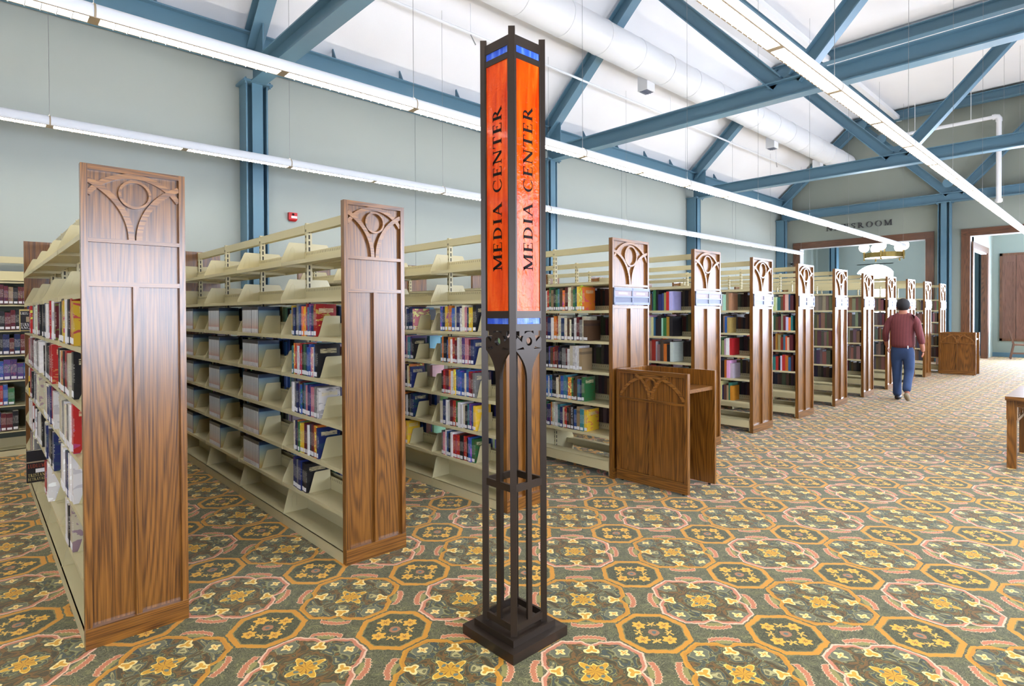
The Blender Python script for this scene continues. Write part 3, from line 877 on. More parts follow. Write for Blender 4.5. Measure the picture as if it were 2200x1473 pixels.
# ------------------------------------------------------------------ bookcases
HP = 2.154
BAY = 0.914
PT = 0.04
def arc_strip(mb, cx, cz, r, a0, a1, wd, yf, dy, n=14, clip=None):
    inn, out = [], []
    for k in range(n + 1):
        th = math.radians(a0 + (a1 - a0) * k / n)
        inn.append((cx + (r - wd / 2) * math.cos(th), yf, cz + (r - wd / 2) * math.sin(th)))
        out.append((cx + (r + wd / 2) * math.cos(th), yf, cz + (r + wd / 2) * math.sin(th)))
    mb.strip(inn, out, (0, dy, 0))
    return mb
def end_panel(parent, w, ref, yo, sy, signs):
    Y = lambda y: yo + sy * y
    board = part('end_panel', MB().box(0, w, Y(0.024), Y(PT), 0, HP), 'oak_z', parent)
    def sub(name, mb, m): return part(name, mb, m, board)
    sw = 0.026 if not ref else 0.022
    zr1 = (1.81, 1.828) if not ref else (1.722, 1.742)
    zr2 = (1.612, 1.633) if not ref else (1.522, 1.546)
    kick = 0.092
    for a, b_ in ((0, sw), (w - sw, w)): sub('stile', MB().box(a, b_, Y(0), Y(0.024), kick, HP), 'oak_z')
    sub('top_rail', MB().box(sw, w - sw, Y(0), Y(0.024), HP - 0.024, HP), 'oak_x')
    sub('rail', MB().box(sw, w - sw, Y(0.001), Y(0.024), *zr1), 'oak_x')
    sub('rail', MB().box(sw, w - sw, Y(0.001), Y(0.024), *zr2), 'oak_x')
    sub('mullion', MB().box(w / 2 - 0.012, w / 2 + 0.012, Y(0.002), Y(0.024), kick, zr2[0]), 'oak_z')
    sub('kick_board', MB().box(0, w, Y(-0.003), Y(0.024), 0, kick), 'oak_x')
    cz, rr = (2.038, 0.060) if not ref else (2.004, 0.090)
    mb = MB(); arc_strip(mb, w / 2, cz, rr, 0, 360, 0.011 if not ref else 0.016, Y(0.002), sy * 0.022, 28); sub('ring', mb, 'strip')
    # crossed arches
    zb = zr1[1]; xs = w / 2 - 0.015; ztop = 2.085 if not ref else 2.04
    dz = ztop - zb
    cx = (sw * sw - xs * xs + dz * dz) / (2 * (sw - xs))
    rad = xs - cx
    a1 = math.degrees(math.asin(min(1, dz / rad)))
    for m in (0, 1):
        mb = MB()
        if m == 0: arc_strip(mb, cx, zb, rad, 0, a1, 0.024, Y(0.004), sy * 0.02)
        else: arc_strip(mb, w - cx, zb, rad, 180, 180 - a1, 0.024, Y(0.004), sy * 0.02)
        sub('arch_strip', mb, 'strip')
    za = 2.122; zs = 2.022 if not ref else 1.96
    hw = w / 2 - sw
    zc = ((za * za - zs * zs) - hw * hw) / (2 * (za - zs))
    ra = za - zc
    aa = math.degrees(math.asin(min(1, hw / ra)))
    mb = MB(); arc_strip(mb, w / 2, zc, ra, 90 - aa, 90 + aa, 0.022, Y(0.007), sy * 0.017, 20); sub('arch_strip', mb, 'strip')
    if signs:
        h = MB()
        x0, x1, z0, z1 = 0.006, w - 0.004, 1.556, 1.709
        yf = -0.014
        h.box(x0, x1, Y(yf + 0.01), Y(0), z0, z1)
        for zz, hh in ((z0, 0.022), (z0 + 0.066, 0.012), (z1 - 0.026, 0.026)): h.box(x0, x1, Y(yf), Y(yf + 0.01), zz, zz + hh)
        for xx in (x0, (x0 + x1) / 2 - 0.007, x1 - 0.014): h.box(xx, xx + 0.014, Y(yf), Y(yf + 0.01), z0, z1)
        sub('sign_holder', h, 'holder')
        xm = (x0 + x1) / 2
        for xa, xb in ((x0 + 0.014, xm - 0.007), (xm + 0.007, x1 - 0.014)):
            cd = MB().box(xa, xb, Y(yf + 0.007), Y(yf + 0.01), z0 + 0.078, z1 - 0.026)
            wdt = (xb - xa)
            for k in range(6):
                cd.box(xa + wdt * (0.24 + 0.09 * k), xa + wdt * (0.30 + 0.09 * k), Y(yf + 0.006), Y(yf + 0.007), z0 + 0.094, z0 + 0.112, 1)
            sub('sign_card', cd, ['card', 'ink_white'])
            sub('blank_card', MB().box(xa, xb, Y(yf + 0.007), Y(yf + 0.01), z0 + 0.022, z0 + 0.066), 'card_blank')
    return board

ME_LV = [1.845, 1.583, 1.337, 1.075, 0.815, 0.555, 0.297]      # shelf tops, narrow bookcases
RE_LV = [1.505, 1.222, 0.942, 0.652, 0.372]                    # wide bookcases
def slots(mb, x, y0, y1, z0, z1, n, dx):
    for k in range(n):
        yy = y0 + (y1 - y0) * (k + 0.5) / n
        mb.box(x, x + dx, yy - 0.002, yy + 0.002, z0, z1, 1)
def shelf_mesh(w, m, lip, back, media):
    """one bay of shelf, local z=0 at its top; m=0 faces -x, m=1 faces +x"""
    X = (lambda x: w - x) if m else (lambda x: x)
    mb = MB()
    d = w / 2 - 0.024
    mb.box(X(0.004), X(d), 0.003, BAY - 0.003, -0.006, 0.0)
    mb.box(X(0.002), X(0.010), 0.003, BAY - 0.003, -0.024, 0.001)
    mb.box(X(d - 0.006), X(d), 0.003, BAY - 0.003, 0.0, back)
    n = 34
    xs = X(d - 0.0066); xs2 = X(d - 0.006)
    for k in range(n):
        yy = 0.02 + (BAY - 0.04) * (k + 0.5) / n
        mb.box(xs, xs2, yy - 0.0015, yy + 0.0015, back - 0.024, back - 0.008, 1)
    return mb.mesh('shelf', ['cream', 'cream_dk'])
def bracket_mesh(w, m, slotted=True):
    X = (lambda x: w - x) if m else (lambda x: x)
    mb = MB()
    d = w / 2 - 0.02
    pts = [(X(0.0), 0, -0.026), (X(0.0), 0, 0.012), (X(0.058), 0, 0.142), (X(0.066), 0, 0.150), (X(d), 0, 0.150), (X(d), 0, -0.026)]
    mb.prism([(x, -0.003, z) for x, y, z in pts], (0, 0.006, 0))
    # pressed slot rim
    for s_ in (-0.0045, 0.003):
        inn = [(X(0.052), s_, 0.03), (X(0.096), s_, 0.03), (X(0.098), s_, 0.105), (X(0.086), s_, 0.118), (X(0.076), s_, 0.105)]
        cxm = sum(p[0] for p in inn) / 5; czm = sum(p[2] for p in inn) / 5
        outp = [(cxm + (p[0] - cxm) * 1.22, s_, czm + (p[2] - czm) * 1.12) for p in inn]
        mb.strip(inn, outp, (0, 0.0015, 0), 0, True)
    return mb.mesh('shelf_bracket', 'cream')
def divider_mesh(w):
    mb = MB()
    d = w / 2 - 0.032
    mb.prism([(0.022, -0.001, 0.001), (0.030, -0.001, 0.02), (0.062, -0.001, 0.128), (0.070, -0.001, 0.135), (d, -0.001, 0.135), (d, -0.001, 0.001)], (0, 0.002, 0))
    mb.box(0.03, 0.13, -0.06, 0.0, 0.001, 0.002)
    return mb.mesh('bookend', 'cream')
UP = MB().box(-0.02, 0.02, -0.014, 0.014, 0.02, 2.144)
for sx in (-1, 1):
    for yy in (-0.006, 0.006):
        for k in range(46):
            UP.box(sx * 0.0205 - 0.0007, sx * 0.0205 + 0.0007, yy - 0.0022, yy + 0.0022, 0.10 + k * 0.044, 0.118 + k * 0.044, 1)
UP.box(-0.006, 0.006, -0.0147, -0.0135, 0.08, 2.12, 1)
for k in range(46):
    UP.box(-0.008, 0.008, -0.0152, -0.0145, 0.122 + k * 0.044, 0.136 + k * 0.044, 0)
UP_ME = UP.mesh('upright', ['cream', 'cream_dk'])
def bookcase(w, ref, label, group):
    t = thing('bookcase', label, 'bookcase', (0, 0, 0), group)
    end_panel(t, w, ref, 0.0, 1, ref)
    end_panel(t, w, ref, 2 * PT + 4 * BAY, -1, False)
    for k in range(5):
        add('upright', UP_ME, t, (w / 2, PT + BAY * k + (0.016 if k == 0 else -0.016 if k == 4 else 0), 0))
    rail_me = MB().box(w / 2 - 0.022, w / 2 - 0.016, 0.014, BAY - 0.014, 2.072, 2.132).box(w / 2 + 0.016, w / 2 + 0.022, 0.014, BAY - 0.014, 2.072, 2.132).mesh('top_rail', 'cream')
    for k in range(4): add('top_rail', rail_me, t, (0, PT + BAY * k, 0))
    for m in (0, 1):
        sm = shelf_mesh(w, m, 0.024, 0.086 if not ref else 0.045, not ref)
        for z in (RE_LV if ref else ME_LV):
            for k in range(4): add('shelf', sm, t, (0, PT + BAY * k, z))
        if not ref:
            bm_ = bracket_mesh(w, m)
            for z in ME_LV:
                for k in range(5): add('shelf_bracket', bm_, t, (0, PT + BAY * k + (0.005 if k == 0 else -0.005 if k == 4 else 0), z))
    if ref:
        can = MB().box(0.0, w, 0.002, BAY - 0.002, 1.762, 1.768).box(0, 0.008, 0.002, BAY - 0.002, 1.742, 1.768).box(w - 0.008, w, 0.002, BAY - 0.002, 1.742, 1.768).box(0.03, w - 0.03, 0.002, BAY - 0.002, 1.735, 1.742).mesh('canopy_shelf', 'cream')
        bs = MB()
        for X in ((lambda x: x), (lambda x: w - x)):
            bs.box(X(0.004), X(0.012), 0.002, BAY - 0.002, 0.06, 0.15)
            bs.quadbox([(X(0.004), 0.002, 0.144), (X(0.11), 0.002, 0.154), (X(0.11), BAY - 0.002, 0.154), (X(0.004), BAY - 0.002, 0.144), (X(0.004), 0.002, 0.15), (X(0.11), 0.002, 0.16), (X(0.11), BAY - 0.002, 0.16), (X(0.004), BAY - 0.002, 0.15)])
            bs.box(X(0.104), X(0.11), 0.002, BAY - 0.002, 0.11, 0.154)
        bs_me = bs.mesh('base_shelf', 'cream')
        be = MB()
        for X in ((lambda x: x), (lambda x: w - x)):
            be.prism([(X(0.004), -0.004, 0.02), (X(0.004), -0.004, 0.16), (X(0.09), -0.004, 0.31), (X(w / 2 - 0.022), -0.004, 0.31), (X(w / 2 - 0.022), -0.004, 0.02)], (0, 0.008, 0))
        be_me = be.mesh('base_bracket', 'cream')
        for k in range(4):
            add('canopy_shelf', can, t, (0, PT + BAY * k, 0)); add('base_shelf', bs_me, t, (0, PT + BAY * k, 0))
        for k in range(5): add('base_bracket', be_me, t, (0, PT + BAY * k + (0.008 if k == 0 else -0.008 if k == 4 else 0), 0))
    else:
        bs = MB()
        for X in ((lambda x: x), (lambda x: w - x)):
            bs.box(X(0.0), X(0.006), 0.002, BAY - 0.002, 0.0, 0.07)
            bs.box(X(0.0), X(w / 2 - 0.02), 0.002, BAY - 0.002, 0.064, 0.07)
            bs.box(X(w / 2 - 0.026), X(w / 2 - 0.02), 0.002, BAY - 0.002, 0.07, 0.22)
        bs_me = bs.mesh('base_shelf', 'cream')
        be = MB()
        for X in ((lambda x: x), (lambda x: w - x)):
            be.prism([(X(0.004), -0.003, 0.07), (X(0.045), -0.003, 0.235), (X(0.055), -0.003, 0.245), (X(w / 2 - 0.022), -0.003, 0.245), (X(w / 2 - 0.022), -0.003, 0.07)], (0, 0.006, 0))
            for s_ in (-0.0045, 0.003):
                inn = [(X(0.07), s_, 0.11), (X(0.1), s_, 0.11), (X(0.1), s_, 0.18), (X(0.085), s_, 0.195), (X(0.07), s_, 0.18)]
                cxm = sum(p[0] for p in inn) / 5; czm = sum(p[2] for p in inn) / 5
                be.strip(inn, [(cxm + (p[0] - cxm) * 1.22, s_, czm + (p[2] - czm) * 1.12) for p in inn], (0, 0.0015, 0), 0, True)
        be_me = be.mesh('base_bracket', 'cream')
        for k in range(4): add('base_shelf', bs_me, t, (0, PT + BAY * k, 0))
        for k in range(5): add('base_bracket', be_me, t, (0, PT + BAY * k + (0.005 if k == 0 else -0.005 if k == 4 else 0), 0))
    return t
XS = [0.356, 1.600, 2.884, 4.168, 5.584, 6.969, 8.383, 9.845, 11.261, 12.705, 14.174, 15.631, 17.17]
Y0 = 3.146
W1, W2 = 0.4104, 0.5704
CASES = []
G1, G2 = 'narrow cream bookcases with carved oak ends', 'wide cream bookcases with sign holders on their oak ends'
b1 = bookcase(W1, False, 'cream bookcase with carved oak end panel closest to the left edge', G1)
b1.location = (XS[0], Y0, 0)
b4 = bookcase(W2, True, 'cream bookcase whose oak end stands behind the near catalogue desk', G2)
b4.location = (XS[3], Y0, 0)
CASES = [b1]
div_me = divider_mesh(W1)
NEAR = ['second bookcase from the left, beside the bronze sign pylon', 'third cream bookcase, mostly hidden behind the bronze sign pylon']
for i in (1, 2):
    n_ = copy_tree(b1); n_.location = (XS[i], Y0, 0); n_['label'] = 'cream ' + NEAR[0] if i == 1 else NEAR[1]; CASES.append(n_)
CASES.append(b4)
for i in range(4, 13):
    n_ = copy_tree(b4); n_.location = (XS[i], Y0, 0)
    n_['label'] = 'cream bookcase with sign-holder oak end, %s beyond the near catalogue desk' % ORD[i - 4]
    CASES.append(n_)
CASES[12]['label'] = 'last cream bookcase, its oak end touching the far catalogue desk'

# ------------------------------------------------------------------ wall bookcase at the far left
wb = thing('wall_bookcase', 'low-lit cream bookcase against the sage wall at the left edge', 'bookcase', (-0.9, 8.06, 0))
WB_LV = []
for k, yy in enumerate((0,)): pass
WBW = 0.914
WX1 = 1.75                                    # right end of the unit, hidden behind the first bookcases
WB_Z = [1.60, 1.33, 1.07, 0.803, 0.54, 0.27]
wb.location = (0, 8.06, 0)
bx = [WX1 - WBW * k for k in range(0, 5)]
for k, x in enumerate(bx):
    part('upright', MB().box(x - 0.02, x + 0.02, 0.27, 0.31, 0, 2.14), 'cream', wb)
for x in bx[1:]:
    part('back_panel', MB().box(x + 0.02, x + WBW - 0.02, 0.285, 0.29, 0.07, 1.84), paint('dark_green_back', (96, 100, 84), 0.7) if x == bx[1] else bpy.data.materials['dark_green_back'], wb)  # back panel in one flat dark grey-green
    part('top_rail', MB().box(x, x + WBW, 0.26, 0.28, 2.05, 2.12), 'cream', wb)
    part('canopy_shelf', MB().box(x, x + WBW, 0.0, 0.27, 1.838, 1.846).box(x, x + WBW, 0.0, 0.012, 1.82, 1.85).box(x, x + WBW, 0.25, 0.26, 1.846, 1.96), 'cream', wb)
    for z in WB_Z:
        part('shelf', MB().box(x + 0.003, x + WBW - 0.003, 0.0, 0.27, z - 0.008, z).box(x + 0.003, x + WBW - 0.003, 0.0, 0.01, z - 0.022, z + 0.001), 'cream', wb)
    part('base_shelf', MB().box(x, x + WBW, 0.0, 0.28, 0.06, 0.068).box(x, x + WBW, 0.0, 0.01, 0.0, 0.068).box(x, x + WBW, 0.2, 0.21, 0.068, 0.165), 'cream', wb)

# ------------------------------------------------------------------ books and video cases
PAL = {'white': (226, 222, 220), 'cream': (214, 204, 176), 'black': (28, 26, 30), 'navy': (28, 40, 92), 'blue': (48, 86, 158), 'red': (176, 38, 36),
       'maroon': (98, 28, 34), 'orange': (216, 120, 44), 'yellow': (222, 182, 52), 'green': (52, 106, 62), 'teal': (52, 116, 128), 'purple': (82, 58, 118),
       'grey': (128, 126, 124), 'brown': (92, 66, 46), 'tan': (158, 134, 100), 'pink': (206, 128, 140), 'sky blue': (138, 176, 208)}
def unit_book(top):
    mb = MB()
    mb.box(0, 1, 0, 1, 0, 1)
    if top: mb.mi[1] = 1
    return mb.mesh('book', ['cover', 'pages'])
B_ME = unit_book(True)
V_ME = unit_book(False)
CL_ME = MB().box(0, 1, 0, 1, 0, 1).mesh('book', ['cloth'])
S_ME = MB().box(0, 1, 0, 1, 0, 1).mesh('video_case', ['series'])
LB_ME = MB().box(-0.012, -0.001, 0.1, 0.9, 0.04, 0.17).mesh('spine_label', 'paper')
def put(name, me, x, y, z, d, th, h, col, label, cat, group, lab=True):
    o = bpy.data.objects.new(name, me)
    COL.objects.link(o)
    o.location = (x, y, z); o.scale = (d, th, h)
    cc = lin(PAL[col])
    k = 0.75 + 0.5 * R.random()
    o.color = (min(1, cc[0] * k), min(1, cc[1] * k), min(1, cc[2] * k), 1)
    tag(o, label, cat, group)
    if lab:
        l_ = bpy.data.objects.new('spine_label', LB_ME); COL.objects.link(l_); l_.parent = o
    return o
STUFF_V, STUFF_F, STUFF_C = [], [], []
def stuff(x0, x1, y0, y1, z0, z1, rgb):
    n = len(STUFF_V)
    STUFF_V.extend([(x0, y0, z0), (x1, y0, z0), (x1, y1, z0), (x0, y1, z0), (x0, y0, z1), (x1, y0, z1), (x1, y1, z1), (x0, y1, z1)])
    for q in ((3, 2, 1, 0), (4, 5, 6, 7), (0, 1, 5, 4), (1, 2, 6, 5), (2, 3, 7, 6), (3, 0, 4, 7)):
        STUFF_F.append(tuple(n + i for i in q)); STUFF_C.append(rgb)
def rnd(a, b_): return R.uniform(a, b_)
ROWN = {2: 'top stocked row', 3: 'second stocked row', 4: 'third stocked row', 5: 'fourth stocked row', 6: 'lowest stocked row'}
BAYN = ['nearest bay', 'second bay', 'third bay', 'farthest bay']
def wpick(d): return R.choices(list(d), list(d.values()))[0]
VIDEO = dict(navy=4, blue=3, white=4, red=2, orange=2, yellow=2, purple=2, black=4, teal=1, green=1, grey=2, cream=2, maroon=1, pink=1)
AUDIO = dict(white=9, cream=3, black=5, red=4, maroon=3, navy=2, grey=2, yellow=1)
MIXED = dict(white=6, cream=4, red=3, green=2, blue=3, navy=2, black=4, orange=2, maroon=2, tan=3, teal=2, yellow=1, grey=1, brown=2)
# second bookcase: video cases
def bookend(case, y, z): add('bookend', div_me, CASES[case], (0, y - Y0, z))
for k in range(4):
    yb = Y0 + PT + BAY * (k + 1)
    for r, zi in enumerate(range(2, 7)):
        z = ME_LV[zi] + 0.001
        x = XS[1] + 0.006
        if k == 0:
            y = yb - 0.15 - rnd(0, 0.03)
            n = [13, 14, 13, 13, 6][r]
            for j in range(n):
                th = rnd(0.020, 0.036); h = rnd(0.190, 0.214); d = rnd(0.13, 0.16)
                if r == 4: th *= 1.25
                y -= th + 0.001
                cn = wpick(VIDEO)
                if r == 4 and j == n - 1: cn = 'black'
                put('video_case', V_ME, x + rnd(0, 0.012), y, z, d, th, h, cn, '%s video case, %s from left, %s, %s of second bookcase' % (cn, ORD[j], ROWN[zi], BAYN[k]), 'video case', 'video cases on the second and third bookcases')
        else:
            y = yb - [0, 0.10, 0.10, 0.22][k]
            n = [0, 10, 9, 8][k]
            if r == 4 and k == 3: n = 7
            th = 0.033
            for j in range(n):
                y -= th + 0.001
                if k == 1 and r == 0 and j == 6: y -= 0.006
                o = put('video_case', S_ME, x, y, z, 0.165, th, 0.205, 'white', 'pale graduated video case, %s from left, %s, %s of second bookcase' % (ORD[j], ROWN[zi], BAYN[k]), 'video case', 'matching pale video cases on the second bookcase')
        bookend(1, y - 0.012, ME_LV[zi])
# third bookcase
for k in range(2):
    yb = Y0 + PT + BAY * (k + 1)
    for r, zi in enumerate(range(2, 7)):
        z = ME_LV[zi] + 0.001
        x = XS[2] + 0.006
        y = yb - 0.10 - rnd(0, 0.03) if k == 0 else yb - 0.2
        j = 0
        stop = yb - (0.56 if k == 0 else 0.60) + rnd(-0.03, 0.03)
        if r == 4 and k == 1: stop = yb - 0.5
        while y > stop:
            th = rnd(0.022, 0.04); h = rnd(0.185, 0.215); d = rnd(0.13, 0.16)
            y -= th + 0.001
            cn = wpick(VIDEO)
            if y < 4.56:
                put('video_case', V_ME, x + rnd(0, 0.012), y, z, d, th, h, cn, '%s video case, %s from left, %s, %s of third bookcase' % (cn, ORD[j], ROWN[zi], BAYN[k]), 'video case', 'video cases on the second and third bookcases')
            else:
                stuff(x, x + d, y, y + th, z, z + h, PAL[cn])
            j += 1
        bookend(2, y - 0.012, ME_LV[zi])
# first bookcase: thick audiobook cases
for k in range(4):
    yb = Y0 + PT + BAY * (k + 1)
    for r, zi in enumerate(range(2, 7)):
        z = ME_LV[zi] + 0.001
        x = XS[0] + 0.004
        y = yb - 0.03
        if k == 3: y -= 0.42
        n = R.choice([8, 9, 10]) if k < 3 else 5
        if r == 4: n = 3 if k == 0 else 4 if k == 1 else 5
        if r == 4 and k == 0: y -= 0.25
        if r == 3 and k == 2: y -= 0.12
        for j in range(n):
            th = rnd(0.045, 0.09); h = rnd(0.205, 0.235); d = rnd(0.14, 0.165)
            if y - th < yb - BAY + 0.03: break
            y -= th + 0.002
            cn = wpick(AUDIO)
            put('book', B_ME if R.random() < 0.5 else V_ME, x - rnd(0.0, 0.012), y, z, d, th, h, cn, '%s book, %s from left, %s, %s of first bookcase' % (cn, ORD[j], ROWN[zi], BAYN[k]), 'book', 'books on the first bookcase')
        if y - 0.03 > yb - BAY + 0.02: bookend(0, y - 0.012, ME_LV[zi])
# face-out display copies on the first bookcase
def face_book(x0, x1, y, z, h, cols, label, lines):
    t = thing('book', label, 'book', ((x0 + x1) / 2, y, z))
    w_ = x1 - x0
    part('cover', MB().box(-w_ / 2, w_ / 2, 0, 0.004, 0, h).box(-w_ / 2, w_ / 2, 0.028, 0.032, 0, h).box(-w_ / 2, -w_ / 2 + 0.003, 0.004, 0.028, 0, h), paint('cover_' + cols[0], PAL.get(cols[0], (20, 20, 22)), 0.35), t)
    part('page_block', MB().box(-w_ / 2 + 0.003, w_ / 2 - 0.002, 0.004, 0.028, 0.002, h - 0.002), 'pages', t)
    for (a, b_, c_, d, mt) in cols[1]:
        part('cover_band', MB().box(-w_ / 2 + w_ * a, -w_ / 2 + w_ * b_, -0.001, 0, h * c_, h * d), mt, t)
    for (txt, zz, sz, mt) in lines:
        lettering(txt, sz, (-w_ * 0.44, -0.0016, h * zz), (1, 0, 0), (0, 0, 1), (0, 0.001, 0), mt, t, 0.08, total=w_ * 0.88)
    return t
MAT['yel'] = paint('yellow_jacket', (222, 170, 40), 0.4)
MAT['buff'] = paint('buff_border', (206, 186, 120), 0.5)
MAT['rust'] = paint('rust_lettering', (176, 74, 44), 0.5)
face_book(0.292, 0.398, 6.25, 1.352, 0.180, ('black', [(0, 1, 0.93, 1, 'buff'), (0, 1, 0, 0.04, 'buff'), (0, 0.06, 0.04, 0.93, 'buff'), (0.4, 0.62, 0.42, 0.66, 'tan')]), 'dark cover lettered TURNING ANGEL, turned outward on the first bookcase', [('GREG ILES', 0.76, 0.022, 'ink_white'), ('TURNING', 0.24, 0.024, 'ink_white'), ('ANGEL', 0.1, 0.022, 'ink_white')])
face_book(0.276, 0.384, 5.3, 0.300, 0.225, ('black', [(0, 1, 0.62, 0.66, 'tan'), (0.45, 1, 0.3, 0.42, 'paper')]), 'black cover lettered TRISTAN BETRAYAL, turned outward low on the first bookcase', [('LUDLUM', 0.46, 0.026, 'rust'), ('TRISTAN', 0.18, 0.022, 'buff'), ('BETRAYAL', 0.06, 0.020, 'buff')])
face_book(0.344, 0.392, 6.2, 0.817, 0.165, ('yellow', [(0, 1, 0.42, 0.74, 'ink')]), 'yellow book with dark title band at the end of the first bookcase', [])
face_book(0.352, 0.424, 5.96, 0.557, 0.205, ('red', [(0, 1, 0.36, 0.5, 'paper'), (0, 0.14, 0, 1, 'ink_white')]), 'red book with white band at the end of the first bookcase', [])
# small stand under the outward-turned book
tag(add('book_easel', MB().box(0.3, 0.42, 6.2, 6.29, 1.339, 1.351).box(0.3, 0.42, 6.284, 6.29, 1.351, 1.45).mesh('book_easel', 'black')), 'small black display easel under the outward-turned book', 'easel')

# fourth bookcase: books on the near bay
wide = dict(MIXED)
for r, z in enumerate(RE_LV):
    x = XS[3] + 0.012
    y = 3.99
    j = 0
    stop = [3.50, 3.46, 3.52, 3.50, 3.48][r]
    while y > stop:
        th = rnd(0.020, 0.042); h = rnd(0.19, 0.235); d = rnd(0.15, 0.19)
        y -= th + 0.001
        cn = wpick(MIXED)
        last = y <= stop
        if r == 4 and 3.60 < y < 3.66 and not any(o_.get('label', '').startswith('black book with') for o_ in bpy.data.objects):
            th_ = 0.038
            y -= th_ - th
            t = thing('book', 'black book with white spine lettering PRIVACY LOST behind the near desk', 'book', (x + 0.004, y, z + 0.001), 'books on the bookcase behind the near desk')
            part('cover', MB().box(0, 0.16, 0, 0.003, 0, 0.225).box(0, 0.16, th_ - 0.003, th_, 0, 0.225).box(0, 0.003, 0.003, th_ - 0.003, 0, 0.225), 'black', t)
            part('page_block', MB().box(0.003, 0.155, 0.003, th_ - 0.003, 0.003, 0.22), 'pages', t)
            part('spine_label', MB().box(-0.001, 0, 0.004, th_ - 0.004, 0.008, 0.036), 'paper', t)
            lettering('PRIVACY LOST', 0.021, (-0.0008, th_ / 2 + 0.0105, 0.212), (0, 0, -1), (0, -1, 0), (0.0008, 0, 0), 'ink_white', t, 0.06, total=0.168)
            j += 1
            continue
        if r == 1 and last: cn, th = 'brown', 0.05
        if r == 4 and last: cn = 'yellow'
        put('book', B_ME if cn not in ('brown', 'tan') else CL_ME, x + rnd(0, 0.015), y, z + 0.001, d, th, h, cn, '%s book, %s from left, %s shelf down of bookcase behind near desk' % (cn, ORD[j], ORD[r]), 'book', 'books on the bookcase behind the near desk')
        j += 1
# wall bookcase books
WALLB = dict(maroon=5, navy=3, black=3, green=2, purple=1, red=1, tan=1, blue=1)
for r, z in enumerate(WB_Z):
    x = -0.16 + rnd(0, 0.04)
    j = 0
    end = 0.46 if r < 4 else 0.33
    cn0 = wpick(WALLB)
    while x < end:
        th = rnd(0.035, 0.055); h = rnd(0.17, 0.215)
        cn = cn0 if R.random() < 0.35 else wpick(WALLB)
        me = B_ME
        o = put('book', me, x, 8.066, z + 0.001, 0.16, th, h, cn, '%s book, %s from left, %s row down of the wall bookcase' % (cn, ORD[j], ORD[r]), 'book', 'books on the wall bookcase', lab=True)
        o.rotation_euler = (0, 0, math.pi / 2)
        o.location.x = x + th
        x += th + 0.002
        j += 1
# the many remaining volumes, one object
BROWN = [(108, 92, 78), (124, 106, 90), (92, 80, 70), (132, 114, 98), (84, 72, 64), (112, 82, 68), (92, 58, 54), (64, 62, 66)]
def fill_row(xa, sgn, y_from, y_to, z, pal, hmin, hmax, dmin=0.17, dmax=0.21, tmin=0.022, tmax=0.045):
    y = y_from
    while y > y_to:
        th = rnd(tmin, tmax); h = rnd(hmin, hmax); d = rnd(dmin, dmax)
        y -= th + 0.001
        xs_ = xa + sgn * rnd(0.0, 0.02)
        rgb = R.choice(pal)
        stuff(min(xs_, xs_ + sgn * d), max(xs_, xs_ + sgn * d), y, y + th, z + 0.001, z + h, tuple(v * rnd(0.8, 1.2) for v in rgb))
mixed_pal = [PAL[k] for k in MIXED for _ in range(MIXED[k])]
for i in range(3, 13):
    for r, z in enumerate(RE_LV):
        for k in range(3):
            yb = Y0 + PT + BAY * (k + 1)
            # aisle face turned to the viewer
            if i == 3 and k == 0:
                pass
            elif i == 6:
                if r < 4: fill_row(XS[i] + 0.012, 1, yb - 0.03, yb - BAY + 0.05, z, mixed_pal, 0.18, 0.235)
            elif i in (4, 5):
                if k == 0:
                    fill_row(XS[i] + 0.012, 1, yb - 0.04, yb - 0.62 - rnd(0, 0.06), z, mixed_pal, 0.18, 0.24)
                else: fill_row(XS[i] + 0.012, 1, yb - 0.04, yb - 0.7, z, mixed_pal, 0.18, 0.24)
            elif k < 2:
                if r < 4 or i > 8: fill_row(XS[i] + 0.012, 1, yb - 0.03, yb - BAY + 0.04, z, BROWN, 0.20, 0.25, tmin=0.025, tmax=0.06)
            # far face, seen through the gaps
            if k < 2 and (i < 11):
                fill_row(XS[i] + W2 - 0.03, -1, yb - 0.03, yb - BAY + 0.05, z, BROWN, 0.19, 0.245, tmin=0.025, tmax=0.055)
for i in range(3):
    for r, zi in enumerate(range(2, 7)):
        for k in range(4):
            yb = Y0 + PT + BAY * (k + 1)
            fill_row(XS[i] + W1 - 0.02, -1, yb - 0.05, yb - rnd(0.4, 0.8), ME_LV[zi], [PAL[q] for q in ('white', 'sky blue', 'navy', 'blue', 'grey', 'black', 'white')], 0.18, 0.21, 0.13, 0.15)
for k in (2, 3):
    yb = Y0 + PT + BAY * (k + 1)
    for zi in range(2, 7): fill_row(XS[2] + 0.006, 1, yb - 0.05, yb - 0.5, ME_LV[zi], [PAL[q] for q in VIDEO], 0.18, 0.21, 0.13, 0.15)
sm = bpy.data.meshes.new('shelved_volumes')
sm.from_pydata(STUFF_V, [], STUFF_F)
ca = sm.color_attributes.new('Col', 'FLOAT_COLOR', 'CORNER')
vals = []
for rgb in STUFF_C:
    l = lin(tuple(max(0, min(255, v)) for v in rgb))
    vals += list(l) * 4
ca.data.foreach_set('color', vals)
sm.materials.append(MAT['many_books'])
tag(add('shelved_volumes', sm), 'many bound volumes and cases filling the shelves of the farther bookcases', 'books', kind='stuff')

